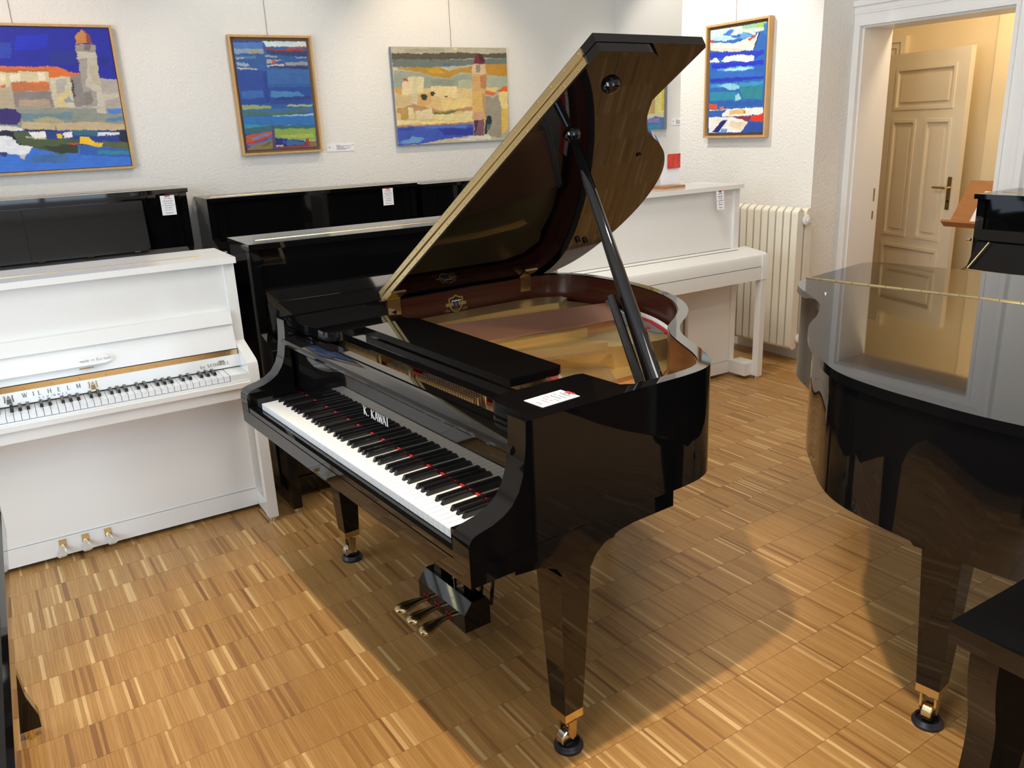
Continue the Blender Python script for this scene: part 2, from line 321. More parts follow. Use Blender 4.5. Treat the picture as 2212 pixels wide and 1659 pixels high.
PAINT={
'a':"1420a0 1,1001,1057,1030,1157,510,-54,689;1a2a90 652,840,812,848,797,746,647,739;101c86 918,794,979,795,977,739,916,739;2440b0 381,889,467,897,445,792,363,779;1528c0 488,936,669,953,645,860,473,838;b4aaa0 -54,689,1031,641,996,428,-94,461;e2722c -47,733,683,732,731,698,799,688,797,674,738,657,624,658,625,695,-53,699;c06a3a 328,713,622,712,627,695,325,695;d8c9a0 -53,699,627,695,623,618,420,633,403,594,-69,607;b9a98a -69,607,408,594,415,459,-94,461;efe3c4 428,686,474,686,468,633,420,637;efe3c4 569,686,610,685,604,631,560,632;e9dcb8 372,680,407,677,395,634,364,627;c4713f 419,630,621,621,617,560,422,565;e07030 515,626,621,621,620,604,513,611;d8683a 360,601,390,604,382,587,358,591;8d817a 422,565,619,556,621,446,414,452;b49c84 445,505,600,502,603,450,437,455;d2c8a8 627,658,738,657,735,526,736,446,624,449;b5aea4 654,644,723,647,692,548,649,542;d9c283 658,535,737,561,672,448,640,449;8f98a0 711,527,728,499,742,484,692,472,678,486;8b837e 739,664,803,674,806,622,797,448,737,450,736,533;433e3c 741,644,752,643,747,519,737,526;c9c1ae 798,882,910,887,905,794,905,544,909,437,796,444,802,780;9c938a 798,882,910,887,905,836,796,831;776d66 855,883,882,883,876,842,849,842;a59d92 802,780,858,794,817,587,872,551,863,446,796,444;bdb298 851,746,906,746,900,586,856,629;857d77 800,546,846,559,845,475,797,448;c98646 813,943,849,987,872,964,868,896,801,885;8f4238 859,984,889,951,899,887,868,896,871,957;c9bfae 904,540,993,535,996,428,906,438;b3a99d 907,480,996,514,993,431,906,438;8f9488 -94,464,1024,427,1008,268,-118,326;6f8a92 429,404,720,408,701,353,437,356;c9b48a 431,349,609,349,599,287,423,302;b0a47e 492,374,613,377,680,325,498,347;cbb28c 601,336,847,333,1003,312,1002,268,620,279;5a86a8 901,359,1004,363,1005,334,898,338;4a7fd0 916,423,996,428,991,395,917,391;c9c0b0 855,432,908,430,899,388,857,404;33206e -96,454,410,442,441,397,413,336,-114,349;e6e2da -114,349,396,323,436,287,-120,313;223a8c 385,290,1025,267,1022,157,375,221;2a6a80 696,282,837,269,832,233,701,246;141a30 -120,313,391,289,381,228,-124,294;141c40 951,271,1018,260,1005,165,950,183;dfe6e8 830,255,966,255,957,234,832,233;f2efe8 455,276,545,279,543,233,454,231;f4f2ee 639,264,694,272,691,229,638,221;f0c020 603,258,630,261,630,225,607,230;3a76d8 -138,216,1050,148,1020,-74,-172,20;2f5eb4 718,174,1011,121,1003,62,712,95;3f6ea8 461,112,649,114,638,43,428,64;2d86a0 817,125,1003,106,1000,84,813,96;4a5a34 379,283,455,272,485,233,724,213,703,110,605,109,474,160,388,207;b8b890 436,249,548,229,546,219,439,235;d04028 649,185,721,192,715,174,658,174;2e3a24 497,173,713,175,700,111,605,113;f4c414 729,227,786,221,804,191,852,174,842,142,756,172,725,181;58623c 854,188,1012,172,1008,117,849,152;eceef2 -124,294,354,250,396,192,466,174,420,114,359,125,-142,190;d0c8bc 374,121,426,121,404,80;3a2a78 286,144,316,145,333,120,310,107,282,123",
'b':"2c5c9c -80,1038,1253,1053,1066,-106,-300,-54;4a78b8 -9,1000,394,1000,387,906,-2,904;2038a8 -4,1000,383,1000,385,986,-3,979;8aa0b8 3,929,391,928,388,884,-1,882;c8dce0 393,996,1000,998,997,950,439,950;d8dcd8 465,972,995,972,994,954,461,951;b4a030 214,912,300,909,430,899,242,887;2c3f70 417,950,543,914,997,913,994,861,448,877;a03828 418,957,458,935,567,925,994,932,990,909,564,907,434,921;b85030 715,934,993,958,991,948,724,924;5a7ca8 0,861,281,866,276,840,1,840;c4c4c0 19,847,126,846,92,836,17,836;9aa8b8 16,804,159,797,187,771,16,778;b8b4b0 7,760,281,749,267,735,9,745;a0a4a8 403,873,579,867,565,852,410,855;b0a8a0 417,830,662,826,523,804,411,797;c05040 494,826,549,823,538,797,501,804;c0b8b0 408,782,656,797,664,775,427,767;9c9ca0 669,804,980,812,987,786,676,778;382c58 451,775,990,767,985,741,459,760;8a98b0 827,860,987,857,985,842,824,848;24489c 8,739,398,731,387,426,5,421;1d3c94 353,723,397,723,399,433,343,434;3468b0 25,549,321,554,320,487,21,476;3468a8 405,738,1002,737,992,608,403,605;23489a 403,575,993,577,979,424,402,418;4484b8 420,545,816,533,925,486,420,485;203c80 465,485,985,493,982,463,482,454;98a868 11,421,406,410,406,380,8,380;a8b868 623,414,995,412,992,393,626,401;3c6ca4 8,380,997,389,994,339,2,321;48705c 9,358,439,342,904,364,912,340,435,319,14,328;9cb8d4 412,316,998,327,995,308,728,290,419,297;2c74b8 11,313,411,312,1006,300,1003,214,414,205,2,208;3890b0 9,246,362,229,345,199,11,200;a4c8dc 438,212,646,222,620,204,447,200;386c70 11,200,396,229,1001,198,998,182,434,189,182,166,11,170;8ca848 411,190,1004,182,989,56,807,70,414,109;a8b860 468,127,959,128,966,97,510,102;b8c490 808,74,992,72,991,56,829,61;8a6848 888,60,995,56,996,1,879,5;24406c 3,155,124,152,97,130,10,136;b85838 11,140,294,166,398,179,389,129,166,82,25,41,3,72;7080b8 60,108,290,147,382,156,286,124,112,92;6070b0 26,49,279,86,389,129,324,85,67,32;c03028 20,72,237,103,380,145,234,88,28,56;8a7850 22,26,324,85,382,91,371,-2,12,3;5c6830 202,35,356,76,339,46,223,27;604060 380,218,405,217,395,5,354,-1;1c2c70 408,109,577,93,852,53,833,14,403,21;3868a0 577,93,838,45,801,31,554,27;3448c8 494,76,552,78,558,50,510,40;a83828 845,85,892,83,885,4,844,10;903838 403,21,824,30,832,6,412,5;c0b0a0 412,36,520,28,495,18,410,24",
'c':"b0b09c -46,1047,1118,1069,1077,-185,-123,-95;b4ae98 -1,1002,1008,1007,1006,939,-6,930;d8d0a0 524,993,553,993,552,969,529,973;a09c8c 111,978,448,989,446,948,109,944;54503f 0,937,252,934,563,950,789,934,1006,950,1004,889,799,892,442,873,1,876;68746c 1,876,442,871,1004,889,1002,832,675,818,323,794,7,795;4c6888 417,832,498,832,497,815,416,815;c8c0a4 7,798,155,798,44,778,5,772;b4882c 18,795,266,794,397,794,471,756,554,783,680,804,677,734,552,738,485,687,432,684,318,702,241,744,71,771;b8882c 797,829,1002,829,1000,696,810,712;c8982c 266,784,380,784,435,736,320,736;98a090 10,765,241,740,318,695,432,680,485,683,551,721,677,727,671,472,-1,591;8c9484 316,668,519,672,510,603,313,613;b0b494 548,658,674,671,666,479,546,489;a8b098 810,698,1003,696,999,580,805,583;d8bc84 4,591,676,572,662,191,-4,210;c8a058 10,598,65,597,60,522,9,530;e4d0a8 71,651,121,650,113,514,65,515;c84020 76,684,123,680,120,655,83,661;e0d0a0 124,704,252,696,246,545,116,521;d0c8a0 165,697,199,703,182,416,143,424;ccb484 8,520,146,507,138,425,74,385,9,408;d8a868 188,519,309,537,309,440,243,386,187,395;e4cc90 307,603,492,597,486,484,392,472,303,537;e4d098 495,599,539,588,527,469,486,484;dcc488 533,522,628,519,627,437,529,440;e8cc84 386,473,527,462,665,465,661,386,403,346;d8b87c 306,482,392,472,397,346,305,370;b88c64 13,388,74,385,138,425,243,386,402,339,661,379,659,336,532,334,401,310,167,348,95,267,10,340;b89850 40,380,101,378,95,267,39,263;e0d0a0 105,388,149,386,154,272,100,264;e0d0a4 167,348,299,371,314,265,230,261,168,264;e4d49c 586,325,665,329,660,228,521,234;e8d498 316,307,579,303,575,224,313,251;687840 321,335,390,325,521,348,508,320,412,306,319,310;e8d8a0 5,265,167,250,292,230,278,203,188,225,154,230,63,213,2,216;ecd890 178,246,515,227,660,220,526,209,302,216,278,203,210,213;2c3c2c 219,512,251,528,272,503,259,462,236,456,223,484;28402c 303,537,332,550,348,522,324,499,304,503;502c2c 420,500,449,498,445,485,419,487;b08060 2,206,278,203,666,217,665,191,1,189;3c58b8 1,189,665,195,662,67,198,6,-1,-2;5070c8 232,188,646,188,584,152,242,162;2838a0 346,164,663,148,660,75,401,82;6c98d0 128,84,236,64,188,24,51,12,7,29;2c48a8 11,181,146,181,144,154,9,147;c4b8a0 198,6,398,43,659,67,890,39,888,2;dcd8cc 517,25,659,64,821,66,826,21,535,17;9c9480 783,498,869,467,901,502,935,377,921,30,820,43,768,135;e4c878 805,583,904,574,890,531,804,555;e06828 785,541,803,544,890,520,857,489,789,508;e06020 897,538,949,581,997,598,994,536,909,527;ecd488 909,527,997,533,994,346,933,348;e4bc58 933,341,994,346,989,123,922,52;1c2830 795,276,836,275,836,190,800,163,784,68,759,76,769,171;486c74 795,185,836,190,811,118,786,134;d0a468 677,720,808,719,803,548,669,543;b87c50 749,712,808,719,804,569,749,570;d4b490 685,832,803,825,798,719,677,727;8c8474 717,818,754,825,750,733,714,741;d8b064 669,543,785,541,783,353,764,61,665,67,669,357;b89468 759,513,784,526,780,281,758,354;d4a080 670,314,770,332,759,223,673,227;7c5468 670,227,766,238,758,62,668,67;4c2c50 673,227,710,233,699,138,669,74;6c2434 691,839,706,895,741,951,771,930,798,867,800,825;401c28 741,944,771,930,795,860,761,846",
'd':"2a64b4 -219,1179,1157,1053,1261,-67,-158,-56;c4dcd8 -44,1013,661,998,980,1001,986,933,858,920,-7,933;90c0a0 556,999,980,998,984,956,589,965;a4c04c 809,993,939,986,942,952,826,957;3c78a8 938,990,988,989,998,879,955,882;3a70c8 251,945,343,982,436,970,377,935,207,884,158,904;1c2c80 158,904,204,925,284,919,223,883;60a0d0 519,885,591,942,801,902,671,873;4888c8 636,938,786,911,773,896,698,902;b0d4dc -7,933,283,935,519,885,287,878,-5,908;e4dcc0 512,980,815,916,801,902,498,965;f0e8d4 -4,884,460,850,817,893,887,926,837,830,769,765,450,779,0,818;d03c20 -5,904,77,890,62,875,-4,884;d44028 671,865,816,897,818,878,702,851;282850 865,920,890,916,811,785,776,764;d8d0c0 -2,842,448,799,753,770,450,771,0,809;2038c0 1,793,450,771,959,752,962,713,833,691,4,735;f4f0e8 219,697,296,733,576,735,803,708,791,670,687,660,456,690,268,682;eef0ee 5,718,119,732,194,698,138,689,6,701;2030c8 24,676,457,674,688,656,966,667,970,620,615,625,43,633;4898d8 142,627,460,634,810,618,812,590,541,581,160,606;a8dcf0 272,620,584,623,796,611,663,586,510,591,305,598;2c68c0 11,610,976,557,981,503,15,551;2434b8 16,534,405,531,979,518,981,495,439,489,18,500;3c90c8 19,484,471,479,969,472,973,417,20,450;8cc8dc 152,469,392,483,566,451,599,425,397,409,267,447;2c8494 552,435,971,440,968,306,637,326;2c8ca8 23,407,318,404,556,386,513,322,28,322;9cd0d8 495,356,556,378,607,319,499,306;2a5cb0 12,306,984,298,988,250,14,272;dc5420 4,289,163,284,165,242,15,242;e8701c 206,257,279,264,304,242,232,227;f0d8a0 16,237,216,227,361,236,378,223,17,220;3060b8 8,220,394,227,396,185,19,169;f4efe4 377,235,989,234,995,170,649,162,269,163,267,188;e8c080 402,218,644,228,664,178,405,180;e07828 645,215,685,206,694,181,656,178;8c3438 398,160,788,155,791,110,622,113;e03818 788,155,995,170,1001,97,776,110;f0ece4 11,160,430,155,746,102,630,5,20,4;1c2874 255,121,368,127,205,6,79,8;6c9cd4 260,40,366,47,360,4,229,6;e8d8bc 417,117,731,94,628,30,389,59;2c50a4 746,102,1002,89,1009,0,622,5",
}
# ------------------------------------------------------------------ the room
X0, X1, Y0, Y1, ZC = -2.6, 4.82, -2.6, 6.0, 3.3
DY0, DY1, DZ, WT = 2.60, 3.545, 2.11, 0.29
fl = struct(obj('floor', box(bm_new(), X0, X1 + WT, Y0, Y1, -0.1, -0.005), 'oak_parquet', smooth=0), 'oak finger parquet floor of the showroom')
struct(obj('ceiling', box(bm_new(), X0 - .2, X1 + WT, Y0 - .2, Y1 + .2, ZC, ZC + .1), 'ceiling_paint', smooth=0), 'plain white ceiling')
struct(obj('wall_left', box(bm_new(), X0 - .2, X1 + WT, Y1, Y1 + .15, 0, ZC), 'wall_paint', smooth=0), 'white roughcast wall hung with harbour paintings')
bm = bm_new()
box(bm, X1, X1 + WT, DY1, Y1, 0, ZC); box(bm, X1, X1 + WT, Y0, DY0, 0, ZC); box(bm, X1, X1 + WT, DY0, DY1, DZ, ZC)
struct(obj('wall_right', bm, 'wall_smooth', smooth=0), 'white wall pierced by the open doorway')
struct(obj('wall_pier', bev(box(bm_new(), 4.5, X1, 3.595, 4.83, 0, ZC), 0.012), 'wall_paint'), 'white chimney pier behind the radiator')
def holed_wall(name, axis, c0, c1, a0, a1, holes, label):
    bm = bm_new()
    def bx(p0, p1, q0, q1):
        if axis == 'x': box(bm, c0, c1, p0, p1, q0, q1)
        else: box(bm, p0, p1, c0, c1, q0, q1)
    hz0, hz1 = holes[0][2:]
    bx(a0, a1, 0, hz0); bx(a0, a1, hz1, ZC)
    p = a0
    for h in holes: bx(p, h[0], hz0, hz1); p = h[1]
    bx(p, a1, hz0, hz1)
    struct(obj(name, bm, 'wall_smooth', smooth=0), label)
holed_wall('wall_front', 'x', X0 - .2, X0, Y0, Y1, [(-.15, 1.35, .25, 2.7), (2.25, 3.75, .25, 2.7)], 'white outside wall with two windows')
holed_wall('wall_back', 'y', Y0 - .2, Y0, X0, X1 + WT, [(-.3, 1.5, .8, 2.7)], 'white outside wall with one window')
def window(n, axis, c, a0, a1, z0, z1):
    def bx(bm, p0, p1, q0, q1, d):
        if axis == 'x': box(bm, c - d, c + d, p0, p1, q0, q1)
        else: box(bm, p0, p1, c - d, c + d, q0, q1)
    bm = bm_new(); m_ = (a0 + a1) / 2
    for p0, p1, q0, q1 in ((a0, a0 + .06, z0, z1), (a1 - .06, a1, z0, z1), (a0 + .06, a1 - .06, z0, z0 + .06), (a0 + .06, a1 - .06, z1 - .06, z1), (m_ - .04, m_ + .04, z0 + .06, z1 - .06), (a0 + .06, m_ - .04, 2.1, 2.15), (m_ + .04, a1 - .06, 2.1, 2.15)): bx(bm, p0, p1, q0, q1, .03)
    struct(obj('window_%d' % n, bm, 'window_frame_white', smooth=0), 'white casement window frame')
window(1, 'x', X0 - .04, -.15, 1.35, .25, 2.7); window(2, 'x', X0 - .04, 2.25, 3.75, .25, 2.7); window(3, 'y', Y0 - .04, -.3, 1.5, .8, 2.7)
# baseboards
bm = bm_new(); box(bm, 4.482, 4.5, 3.595, 4.83, 0, .09); box(bm, 4.8, X1, 3.69, 6.0, 0, .09); box(bm, 4.8, X1, Y0, 2.46, 0, .09)
struct(obj('baseboard_right', bm, 'casing_paint', smooth=0), 'low white baseboard')
bm = bm_new(); box(bm, X0, 4.8, Y1 - .02, Y1, 0, .09)
struct(obj('baseboard_left', bm, 'casing_paint', smooth=0), 'low white baseboard')
# moulded door casing: head and two legs, each stepped
bm = bm_new(); cw = .145
def casing_leg(y, s):
    for a, b_, d in ((0, .022, .030), (.022, .07, .018), (.07, .082, .024), (.082, .115, .026), (.115, .145, .042)):
        ya, yb = y + s * a, y + s * b_
        box(bm, X1 - d, X1, min(ya, yb), max(ya, yb), 0, DZ + a)
casing_leg(DY1, 1); casing_leg(DY0, -1)
for a, b_, d in ((0, .022, .030), (.022, .07, .018), (.07, .082, .024), (.082, .115, .026), (.115, .145, .042)):
    box(bm, X1 - d, X1, DY0 - b_, DY1 + b_, DZ + a, DZ + b_)
bev(bm, .004, 2)
struct(obj('trim_1', bm, 'casing_paint'), 'white moulded casing round the open doorway')
bm = bm_new(); box(bm, X1 + .002, X1 + WT - .004, DY1 - .012, DY1, 0, DZ - .012); box(bm, X1 + .002, X1 + WT - .004, DY0, DY0 + .012, 0, DZ - .012); box(bm, X1 + .002, X1 + WT - .004, DY0, DY1, DZ - .012, DZ)
trim2 = struct(obj('trim_2', bm, 'casing_paint', smooth=0), 'white door lining with two strike slots')
for z in (1.02, .90):
    B('strike_plate', 'old_brass', trim2, X1 + WT - .06, X1 + WT - .045, DY1 - .0135, DY1 - .0115, z, z + (.085 if z > 1 else .055))
# corridor behind the doorway
CX = 6.1
struct(obj('floor_corridor', box(bm_new(), X1 + WT, 7.2, .9, 5.6, -.1, -.002), 'oak_parquet', smooth=0), 'wooden corridor floor')
bm = bm_new(); box(bm, CX, CX + .15, .9, 4.2, 0, ZC); box(bm, CX, CX + .15, 5.0, 5.6, 0, ZC); box(bm, CX, CX + .15, 4.2, 5.0, 2.0, ZC)
box(bm, CX - .09, CX, .9, 3.36, 0, ZC)
struct(obj('wall_corridor', bm, 'corridor_paint', smooth=0), 'cream corridor wall behind the doorway')
bm = bm_new(); box(bm, X1 + WT, 7.2, .75, .9, 0, ZC); box(bm, X1 + WT, 7.2, 5.6, 5.75, 0, ZC); 
struct(obj('wall_corridor_ends', bm, 'corridor_paint', smooth=0), 'cream end walls of the corridor')
struct(obj('ceiling_corridor', box(bm_new(), X1 + WT, 7.2, .75, 5.75, ZC, ZC + .1), 'ceiling_paint', smooth=0), 'corridor ceiling')
struct(obj('wall_black_backing', box(bm_new(), 6.9, 7.0, .9, 5.6, 0, ZC), 'dark_gap', smooth=0), 'black backing panel standing in for the unlit room beyond the corridor')  # darkness of the room behind is put into the panel's black colour
bm = bm_new()
for a, b_, d in ((0, .05, .02), (.05, .09, .035), (.09, .13, .05)):
    box(bm, CX - d, CX, 4.2 - b_, 4.2 - a, 0, 2.0 + a); box(bm, CX - d, CX, 4.2 - b_, 5.0 + b_, 2.0 + a, 2.0 + b_)
bev(bm, .004)
struct(obj('trim_3', bm, 'door_paint'), 'cream moulded casing of the corridor door')
# corridor door leaf, hinged beside the dark gap
H0 = Vector((6.035, 4.175, 0)); H1 = Vector((5.842, 3.415, 0)); LW = (H1 - H0).length
leaf = bpy.data.objects.new('door_1', None); COL.objects.link(leaf); leaf.location = H0; leaf.rotation_euler = (0, 0, math.atan2((H1 - H0).y, (H1 - H0).x)); struct(leaf, 'cream panelled door standing open in the corridor')
# local x along the leaf, local y: -y faces the showroom
bm = bm_new()
s_, tp = .105, 2.0
for x0, x1, z0, z1 in ((0, s_, .01, tp), (LW - s_, LW, .01, tp), (s_, LW - s_, 1.90, tp), (s_, LW - s_, 1.53, 1.60), (s_, LW - s_, .60, .665), (s_, LW - s_, .01, .14), (LW / 2 - .045, LW / 2 + .045, .665, 1.53)): box(bm, x0, x1, -.02, .02, z0, z1)
fr = obj('leaf_frame', bm, 'door_paint', leaf, smooth=0)
for x0, x1, z0, z1 in ((s_, LW - s_, 1.60, 1.90), (s_, LW / 2 - .045, .665, 1.53), (LW / 2 + .045, LW - s_, .665, 1.53), (s_, LW - s_, .14, .60)):
    bm = box(bm_new(), x0, x1, -.006, .006, z0, z1); p = obj('door_panel', bm, 'door_paint', leaf, smooth=0)
    bm = bm_new(); e = .022
    box(bm, x0, x1, -.026, -.006, z0, z0 + e); box(bm, x0, x1, -.026, -.006, z1 - e, z1); box(bm, x0, x0 + e, -.026, -.006, z0 + e, z1 - e); box(bm, x1 - e, x1, -.026, -.006, z0 + e, z1 - e)
    bev(bm, .007, 2); obj('moulding', bm, 'door_paint', p)
    bm = box(bm_new(), x0 + .06, x1 - .06, -.018, -.006, z0 + .055, z1 - .055); bev(bm, .01, 2); obj('raised_field', bm, 'door_paint', p)
hp = B('handle_plate', 'old_brass', leaf, LW - .075, LW - .04, -.026, -.02, .90, 1.13, .004)
bm = cyl(bm_new(), (LW - .057, -.02, 1.055), (LW - .057, -.06, 1.055), .01); cyl(bm, (LW - .05, -.06, 1.055), (LW - .17, -.065, 1.055), .010, .008); obj('door_handle', bm, 'brass', hp)
bm = lathe(bm_new(), [(.008, -.004), (.008, 0)], (LW - .057, -.027, .96), 10, 'y'); obj('keyhole', bm, 'dark_gap', hp)
# ------------------------------------------------------------------ finger parquet
ex = np.array([math.cos(FLOOR_ROT), math.sin(FLOOR_ROT)]); ey = np.array([-math.sin(FLOOR_ROT), math.cos(FLOOR_ROT)])
rng = np.random.default_rng(3)
WID = [0.0085, 0.0105, 0.0125, 0.0155]
fingers = []
row = 0
for k in range(0, 31):
    b0 = .12 + .16 * k
    a = -1.0 + rng.uniform(0, .01)
    while a < 4.95:
        w = WID[rng.choice(4, p=[.3, .35, .25, .1])]
        c = ex * (a + w / 2) + ey * (b0 + .08)
        if -.95 < c[0] < 4.81 and c[1] < 4.95: fingers.append((a + w / 2, b0 + .08, w, c[0], c[1]))
        a += w
F_ = np.array([[FWD.x, FWD.y, FWD.z], [RIGHT.x, RIGHT.y, RIGHT.z], [DOWN.x, DOWN.y, DOWN.z]])
def score(f):
    p = np.array([f[3], f[4], -CAM_H]); q = F_ @ p
    if q[0] <= 0: return 0
    x = 1106 + 1773 * q[1] / q[0]; y = 829.5 + 1773 * q[2] / q[0]
    if not (70 < x < 2030 and 1000 < y < 1645): return 0
    return f[2] / q[0] ** 3
order = sorted(range(len(fingers)), key=lambda i: -score(fingers[i]))
near = set(order[:300])
def finger_mesh(w):
    bm = bm_new(); e = .0002; L_ = .08 - .0004; W_ = w / 2 - .00003
    lo = [bm.verts.new(p) for p in ((-W_, -L_, -.005), (W_, -L_, -.005), (W_, L_, -.005), (-W_, L_, -.005))]
    md = [bm.verts.new(p) for p in ((-W_, -L_, -e), (W_, -L_, -e), (W_, L_, -e), (-W_, L_, -e))]
    hi = [bm.verts.new(p) for p in ((-W_ + e, -L_ + e, 0), (W_ - e, -L_ + e, 0), (W_ - e, L_ - e, 0), (-W_ + e, L_ - e, 0))]
    bm.faces.new(hi)
    for i in range(4):
        j = (i + 1) % 4; bm.faces.new((lo[i], lo[j], md[j], md[i])); bm.faces.new((md[i], md[j], hi[j], hi[i]))
    me = bpy.data.meshes.new('parquet_finger'); bm.to_mesh(me); bm.free(); me.materials.append(MATS['oak_parquet'])
    return me
FM = {w: finger_mesh(w) for w in WID}
for i in sorted(near):
    f = fingers[i]
    inst('parquet_finger', FM[f[2]], fl, (f[3], f[4], rng.uniform(-.00012, .00004)), (0, 0, FLOOR_ROT))
V = []; FC = []
e = .00015
for i, f in enumerate(fingers):
    if i in near: continue
    w = f[2] / 2 - .00003; l = .0796; c = np.array([f[3], f[4]]); z = rng.uniform(-.00012, .00004); n = len(V)
    for sx, sy in ((-1, -1), (1, -1), (1, 1), (-1, 1)):
        p = c + ex * sx * w + ey * sy * l; V.append((p[0], p[1], -.005))
    for sx, sy in ((-1, -1), (1, -1), (1, 1), (-1, 1)):
        p = c + ex * sx * (w - e) + ey * sy * (l - e); V.append((p[0], p[1], z))
    FC.append((n + 4, n + 5, n + 6, n + 7))
    for q in range(4): FC.append((n + q, n + (q + 1) % 4, n + 4 + (q + 1) % 4, n + 4 + q))
me = bpy.data.meshes.new('parquet_fingers_far'); me.from_pydata(V, [], FC); me.materials.append(MATS['oak_parquet'])
o = bpy.data.objects.new('parquet_field', me); COL.objects.link(o); o.parent = fl; o['kind'] = 'stuff'
# ------------------------------------------------------------------ grand pianos
RIM = [(-.735, .14), (-.735, .5), (-.735, .9), (-.735, 1.18), (-.727, 1.27), (-.695, 1.35), (-.625, 1.41), (-.53, 1.437), (-.43, 1.443), (-.30, 1.437), (-.15, 1.41), (0, 1.36), (.12, 1.297), (.22, 1.215), (.29, 1.13), (.335, 1.06), (.375, 1.005), (.44, .945), (.52, .895), (.60, .85), (.66, .81), (.705, .765), (.73, .71), (.738, .64), (.737, .55), (.735, .45), (.735, .3), (.735, .14)]
RIM2 = [(-.735, .14), (-.735, .5), (-.735, .9), (-.735, 1.42), (-.72, 1.53), (-.68, 1.61), (-.60, 1.665), (-.5, 1.688), (-.357, 1.69), (-.264, 1.685), (-.164, 1.667), (-.057, 1.642), (.05, 1.60), (.13, 1.535), (.215, 1.43), (.29, 1.33), (.352, 1.22), (.40, 1.09), (.475, .945), (.57, .84), (.645, .765), (.695, .705), (.723, .65), (.733, .59), (.735, .5), (.735, .3), (.735, .14)]
HW, ZR, ZB = .735, .99, .685
def key_meshes(Z, white='key_white', black='key_black', wl=.15, pitch=1.2464 / 52):
    bm = box(bm_new(), .0009, pitch - .0009, 0, wl, Z - .022, Z); bev(bm, .0015, 2)
    a = bpy.data.meshes.new('white_key'); bm.to_mesh(a); bm.free(); a.materials.append(MATS[white]); a.shade_smooth(); a.set_sharp_from_angle(angle=R(35))
    bm = bm_new()
    w0, w1, h = .0062, .0052, .0125
    lo = [(-w0, .0), (w0, .0), (w0, .105), (-w0, .105)]; hi = [(-w1, .009), (w1, .009), (w1, .105), (-w1, .105)]
    A = [bm.verts.new((x, y, Z - .004)) for x, y in lo]; C = [bm.verts.new((x, y, Z + h)) for x, y in hi]
    bm.faces.new(A[::-1]); bm.faces.new(C)
    for i in range(4): bm.faces.new((A[i], A[(i + 1) % 4], C[(i + 1) % 4], C[i]))
    bev(bm, .0012, 2)
    b_ = bpy.data.meshes.new('black_key'); bm.to_mesh(b_); bm.free(); b_.materials.append(MATS[black]); b_.shade_smooth(); b_.set_sharp_from_angle(angle=R(35))
    return a, b_
def add_keys(parent, x0, y0, wl=.15, by=.05, pitch=1.2464 / 52, Z=.7242, black='key_black', bscale=1.0):
    a, b_ = key_meshes(Z, 'key_white', black, wl, pitch)
    for i in range(52):
        inst('white_key', a, parent, (x0 + i * pitch, y0, 0))
        # lowest key is A: black keys after A, C, D, F, G
        if i % 7 in (0, 2, 3, 5, 6) and i < 51:
            d = {0: .002, 2: -.002, 3: .002, 5: -.0025, 6: 0}[i % 7]
            inst('black_key', b_, parent, (x0 + (i + 1) * pitch + d, y0 + by, 0), scale=(1, bscale, 1))
def caster_parts(leg, x, y, zt, style):
    """brass ferrule, fork and wheel under a leg; zt = height of the leg's lower end"""
    B('ferrule', 'brass', leg, x - .030, x + .030, y - .030, y + .030, zt - .024, zt, .002)
    bm = bm_new()
    cyl(bm, (x, y, zt - .026), (x, y, zt - .04), .012)
    for s in (-1, 1):
        prism(bm, [(y - .012, zt - .036), (y + .016, zt - .036), (y + .012, .05), (y + .002, .036), (y - .01, .05)], x + s * .019 - .003, x + s * .019 + .003, 'x')
    obj('caster_fork', bm, 'old_brass' if style == 1 else 'brass', leg)
    bm = lathe(bm_new(), [(.004, -.0135), (.023, -.0135), (.026, -.011), (.026, .011), (.023, .0135), (.004, .0135)], (x, y - .004, .037), 22, 'x')
    obj('caster_wheel', bm, 'nickel' if style == 1 else 'brass', leg)
def cup(loc, label):
    bm = lathe(bm_new(), [(.020, .010), (.027, .011), (.029, .019), (.033, .021), (.036, .017), (.037, .012), (.040, .009), (.040, .003), (.039, 0), (.0, 0)][::-1], (0, 0, 0), 36)
    o = obj('caster_cup', bm, 'black_rubber', None, loc); tag(o, label, 'caster cup', 'rubber cups under the grand piano casters')
def square_leg(root, x, y, zt, style):
    bm = bm_new(); h0, h1, zb = .049, .030, .131
    A = [bm.verts.new((x + sx * h1, y + sy * h1, zb)) for sx, sy in ((-1, -1), (1, -1), (1, 1), (-1, 1))]
    C = [bm.verts.new((x + sx * h0, y + sy * h0, zt)) for sx, sy in ((-1, -1), (1, -1), (1, 1), (-1, 1))]
    bm.faces.new(A[::-1]); bm.faces.new(C)
    for i in range(4): bm.faces.new((A[i], A[(i + 1) % 4], C[(i + 1) % 4], C[i]))
    bev(bm, .0025, 2)
    leg = obj('leg', bm, 'black_lacquer', root)
    caster_parts(leg, x, y, zb, style)
